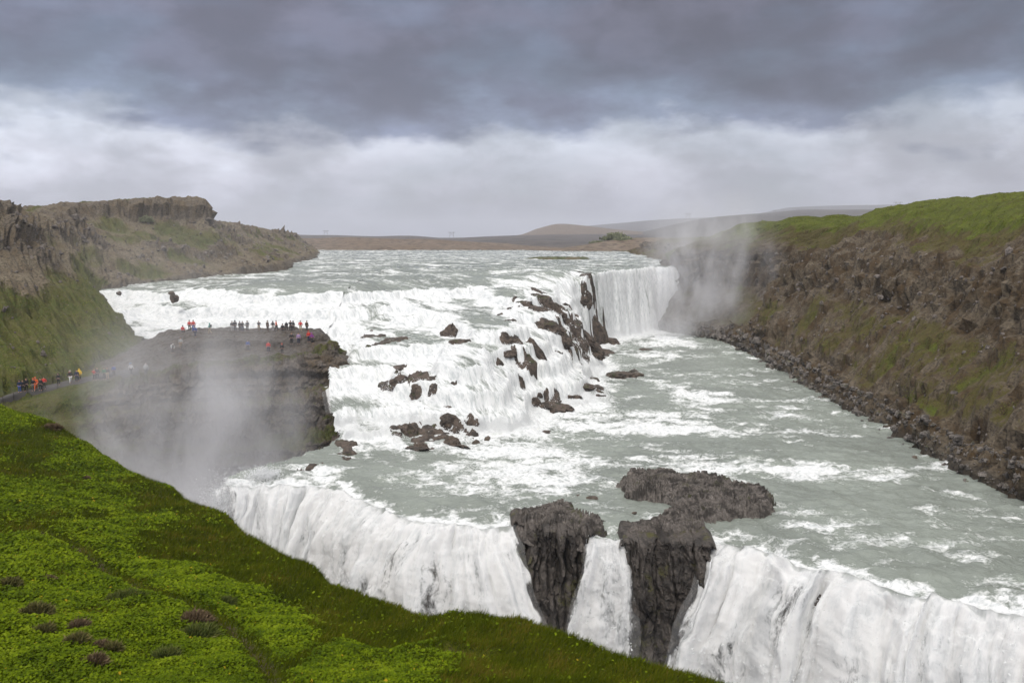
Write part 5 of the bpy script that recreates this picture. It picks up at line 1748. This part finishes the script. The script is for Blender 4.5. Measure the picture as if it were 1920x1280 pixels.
tufts("turf", CG, ss(cveg, .35, .75) * (1 - ss(cR, 12.6, 13.2)), clush, 170000, "coarse olive turf on the right canyon wall")
blush = np.clip(1.1 - ss(bR, 1.8, 3.6) + .2 * pn(BG[..., 0] * .1, BG[..., 1] * .1, 2.), 0, 1) * .8 * (bC < 7) + .35 * (bC >= 7)
tufts("turf", BG, ss(bveg, .35, .8) * (1 - ss(bR, 6.8, 7.4)), blush, 110000, "coarse turf on the left bank")
llush = np.clip(.75 - .25 * ss(lC, 2, 4) + 0 * lR, 0, 1)
tufts("turf", LG, ss(lveg, .45, .8), llush, 40000, "turf and moss on the ledge", .25)

# ------------------------------------------------------------------ loose stones
def chips(name, G, weight, n, size, mat, label):
    a = G[:-1, :-1]
    area = np.linalg.norm(np.cross(G[1:, :-1] - a, G[:-1, 1:] - a), axis=2)
    dv = a - np.array((0, 0, H))
    dist = np.linalg.norm(dv, axis=2)
    fwd = np.maximum(dv[..., 1] * CT - dv[..., 2] * ST, .1)
    px = CX + F * dv[..., 0] / fwd
    pr = area * np.clip(weight[:-1, :-1], 0, 1) * (px > -50) * (px < 1980) * (dv[..., 1] > 20) / dist
    pr = (pr / pr.sum()).ravel()
    i, j = np.unravel_index(rng.choice(pr.size, n, p=pr), area.shape)
    c = G[i, j] + rng.normal(0, .2, (n, 3))
    V0, F0 = ico(1)
    r = size * np.exp(rng.normal(0, .5, n)) * np.clip(dist[i, j] / 130, .7, 1.8)
    sc = r[:, None] * (.55 + .8 * rng.random((n, 3)))
    an = rng.random(n) * 6.28
    W = V0[None] * (1 + .35 * rng.normal(0, 1, (n, len(V0), 1)).clip(-1, 1)) * sc[:, None, :]
    X_, Y_ = W[..., 0] * np.cos(an)[:, None] - W[..., 1] * np.sin(an)[:, None], W[..., 0] * np.sin(an)[:, None] + W[..., 1] * np.cos(an)[:, None]
    W = np.stack([X_, Y_, W[..., 2]], -1) + c[:, None, :]
    Fc = (F0[None] + (np.arange(n) * len(V0))[:, None, None]).reshape(-1, 3)
    return add(name, raw_mesh(name, W.reshape(-1, 3), Fc, False), mat, kind="stuff", label=label)


chips("stones", CG, (cR > 1.7) * (cR < 8.9) * (.15 + ss(-cveg, -.45, .1)), 3800, .12, M["stone"], "loose grey stones on the right canyon wall")
chips("rubble", CG, (cR > 1.2) * (cR < 2.6) * (CG[..., 1] < 240) * 1.0, 3600, .17, M["rock_grey"], "dark rubble along the right waterline")
chips("stones", BG, (bR > 1.2) * (bR < 5.0) * (.15 + ss(-bveg, -.45, .1)), 2200, .13, M["stone"], "loose stones on the left bank")

# ------------------------------------------------------------------ shrubs
M["willow"], b = new_mat("willow_leaf")
rv = b.attr("rnd").outputs["Fac"]
finish(b, b.ramp(rv, [(0, (.085, .10, .045)), (.6, (.15, .165, .085)), (1, (.24, .25, .15))]), .8)


def shrub(px, py, bv, rx, rz, n, label, z=None, D=None):
    h_ = cast(px, py, bv) if bv else None
    if h_ is None:
        h_ = Vector(P(px, py, D))
    root = bpy.data.objects.new("shrub", None)
    COL.objects.link(root)
    root.location = h_
    tag(root, label, "shrub", "shrubs")
    d = rng.normal(0, 1, (n, 3))
    d /= np.linalg.norm(d, axis=1, keepdims=True)
    d[:, 2] = np.abs(d[:, 2])
    q = d * (.55 + .45 * rng.random(n))[:, None] * (1 + .5 * fbm(d[:, 0] * 2 + px, d[:, 1] * 2, d[:, 2] * 2, 2))[:, None] * np.array((rx, rx * .8, rz))
    V, Fc = drops(q, np.full(n, rx * .045))
    me = raw_mesh("foliage", V, Fc, False, {"rnd": np.repeat(np.clip(.3 + .6 * d[:, 2] + rng.normal(0, .2, n), 0, 1), 3)})
    add("foliage", me, M["willow"], root)
    add("stem", tube_mesh([((0, 0, -.2), (x_ * rx * .6, y_ * rx * .5, rz * .75), rx * .03, rx * .01) for x_, y_ in ((0, 0), (.8, .3), (-.7, .2), (.2, -.7), (-.4, -.6))]), plain("shrub_wood", (.09, .065, .045)), root)


shrub(274, 416, BV_B, 2.3, 1.7, 2000, "pale grey-green willow shrub on the slope under the flat-topped hill")
shrub(1152, 450, None, 10, 5.0, 3000, "dark rounded bush beyond the far fall", D=640)
shrub(1170, 453, None, 8, 3.2, 2500, "paler low bush in front of the dark rounded one", D=615)
shrub(1122, 457, None, 6, 2.2, 1600, "small low bush left of the dark rounded one", D=618)

# ------------------------------------------------------------------ tussocks on the hillside
M["tuss_dark"], b = new_mat("heather_blade")
rv = b.attr("rnd").outputs["Fac"]
finish(b, b.ramp(rv, [(0, (.055, .060, .015)), (.5, (.120, .115, .032)), (1, (.20, .16, .062))]), .9)
M["tuss_brown"], b = new_mat("brown_turf_blade")
rv = b.attr("rnd").outputs["Fac"]
finish(b, b.ramp(rv, [(0, (.060, .040, .022)), (.5, (.135, .092, .052)), (1, (.22, .16, .095))]), .9)
M["tuss_green"], b = new_mat("mossy_blade")
rv = b.attr("rnd").outputs["Fac"]
finish(b, b.ramp(rv, [(0, (.042, .062, .010)), (.5, (.085, .110, .016)), (1, (.14, .14, .035))]), .9)
TUS = [(360, 1172, 54, 24, "tuss_brown", "large brown upturned turf clump beside the trail"), (365, 1200, 64, 26, "tuss_green", "wide dark green hummock just below the brown turf clump"), (62, 1160, 46, 34, "tuss_dark", "tall dark heathery hummock at the left of the slope"),
       (142, 1184, 30, 16, "tuss_brown", "brown-topped hummock right of the tall heathery one"), (138, 1210, 32, 16, "tuss_dark", "dark hummock below the brown-topped one"), (185, 1218, 22, 13, "tuss_brown", "small brown clump, left of a touching pair"),
       (205, 1224, 26, 14, "tuss_dark", "small dark clump, right of a touching pair"), (172, 1248, 28, 14, "tuss_brown", "lowest brown clump near the bottom edge"), (305, 1242, 46, 22, "tuss_green", "green-brown hummock left of the trail's lower end"),
       (88, 1092, 16, 10, "tuss_brown", "tiny brown clump high on the left slope"), (10, 1104, 34, 18, "tuss_dark", "dark hummock at the left picture edge"), (78, 1190, 26, 14, "tuss_dark", "dark clump below the tall heathery hummock"),
       (92, 806, 30, 14, "tuss_brown", "brown turf mound on the crest of the hillside far left"), (230, 1130, 60, 16, "tuss_green", "broad low green hummock above the trail"), (420, 1135, 30, 10, "tuss_green", "low green hummock right of the trail"), (160, 900, 10, 6, "tuss_brown", "lone dark spot high on the hillside")]
for k_, (px, py, wp, hp, mt, lab) in enumerate(TUS):
    h_ = cast(px, py, BV_H)
    if h_ is None:
        continue
    sc = (h_ - Vector((0, 0, H))).length / F
    rx, rz = wp * sc * .5, hp * sc * .5
    root = bpy.data.objects.new("tussock", None)
    COL.objects.link(root)
    root.location = h_ + Vector((0, rx * .5, -.08 * rz))
    tag(root, lab, "tussock", "tussocks on the hillside")
    me = boulder_mesh(rx * .9, rx * .75, rz * .85, 70 + k_, 4, .35)
    me.attributes.new("rnd", "FLOAT", "POINT").data.foreach_set("value", np.full(len(me.vertices), .12, np.float32))
    add("mound", me, M[mt], root)
    n = 2600
    d = rng.normal(0, 1, (n, 3))
    d /= np.linalg.norm(d, axis=1, keepdims=True)
    d[:, 2] = np.abs(d[:, 2])
    lump = 1 + .3 * fbm(d[:, 0] * 2 + k_ * 3.1, d[:, 1] * 2, d[:, 2] * 2, 3)
    q = d * np.array((rx * .92, rx * .78, rz * .9)) * lump[:, None]
    ln = (.3 + .5 * rng.random(n))[:, None] * min(rx, .28) * (d * .7 + np.array((.25, -.1, .35)) + rng.normal(0, .3, (n, 3)))
    az = rng.normal(0, 1, (n, 3)) * .012 * max(sc / .012, 1)
    V = np.stack([q - az, q + az, q + ln], 1).reshape(-1, 3)
    add("blades", raw_mesh("blades", V, np.arange(n * 3).reshape(n, 3), False, {"rnd": np.repeat(np.clip(.5 + .6 * (lump - 1) / .3 * .5 + rng.normal(0, .25, n), 0, 1), 3)}), M[mt], root)
#@@NEXT
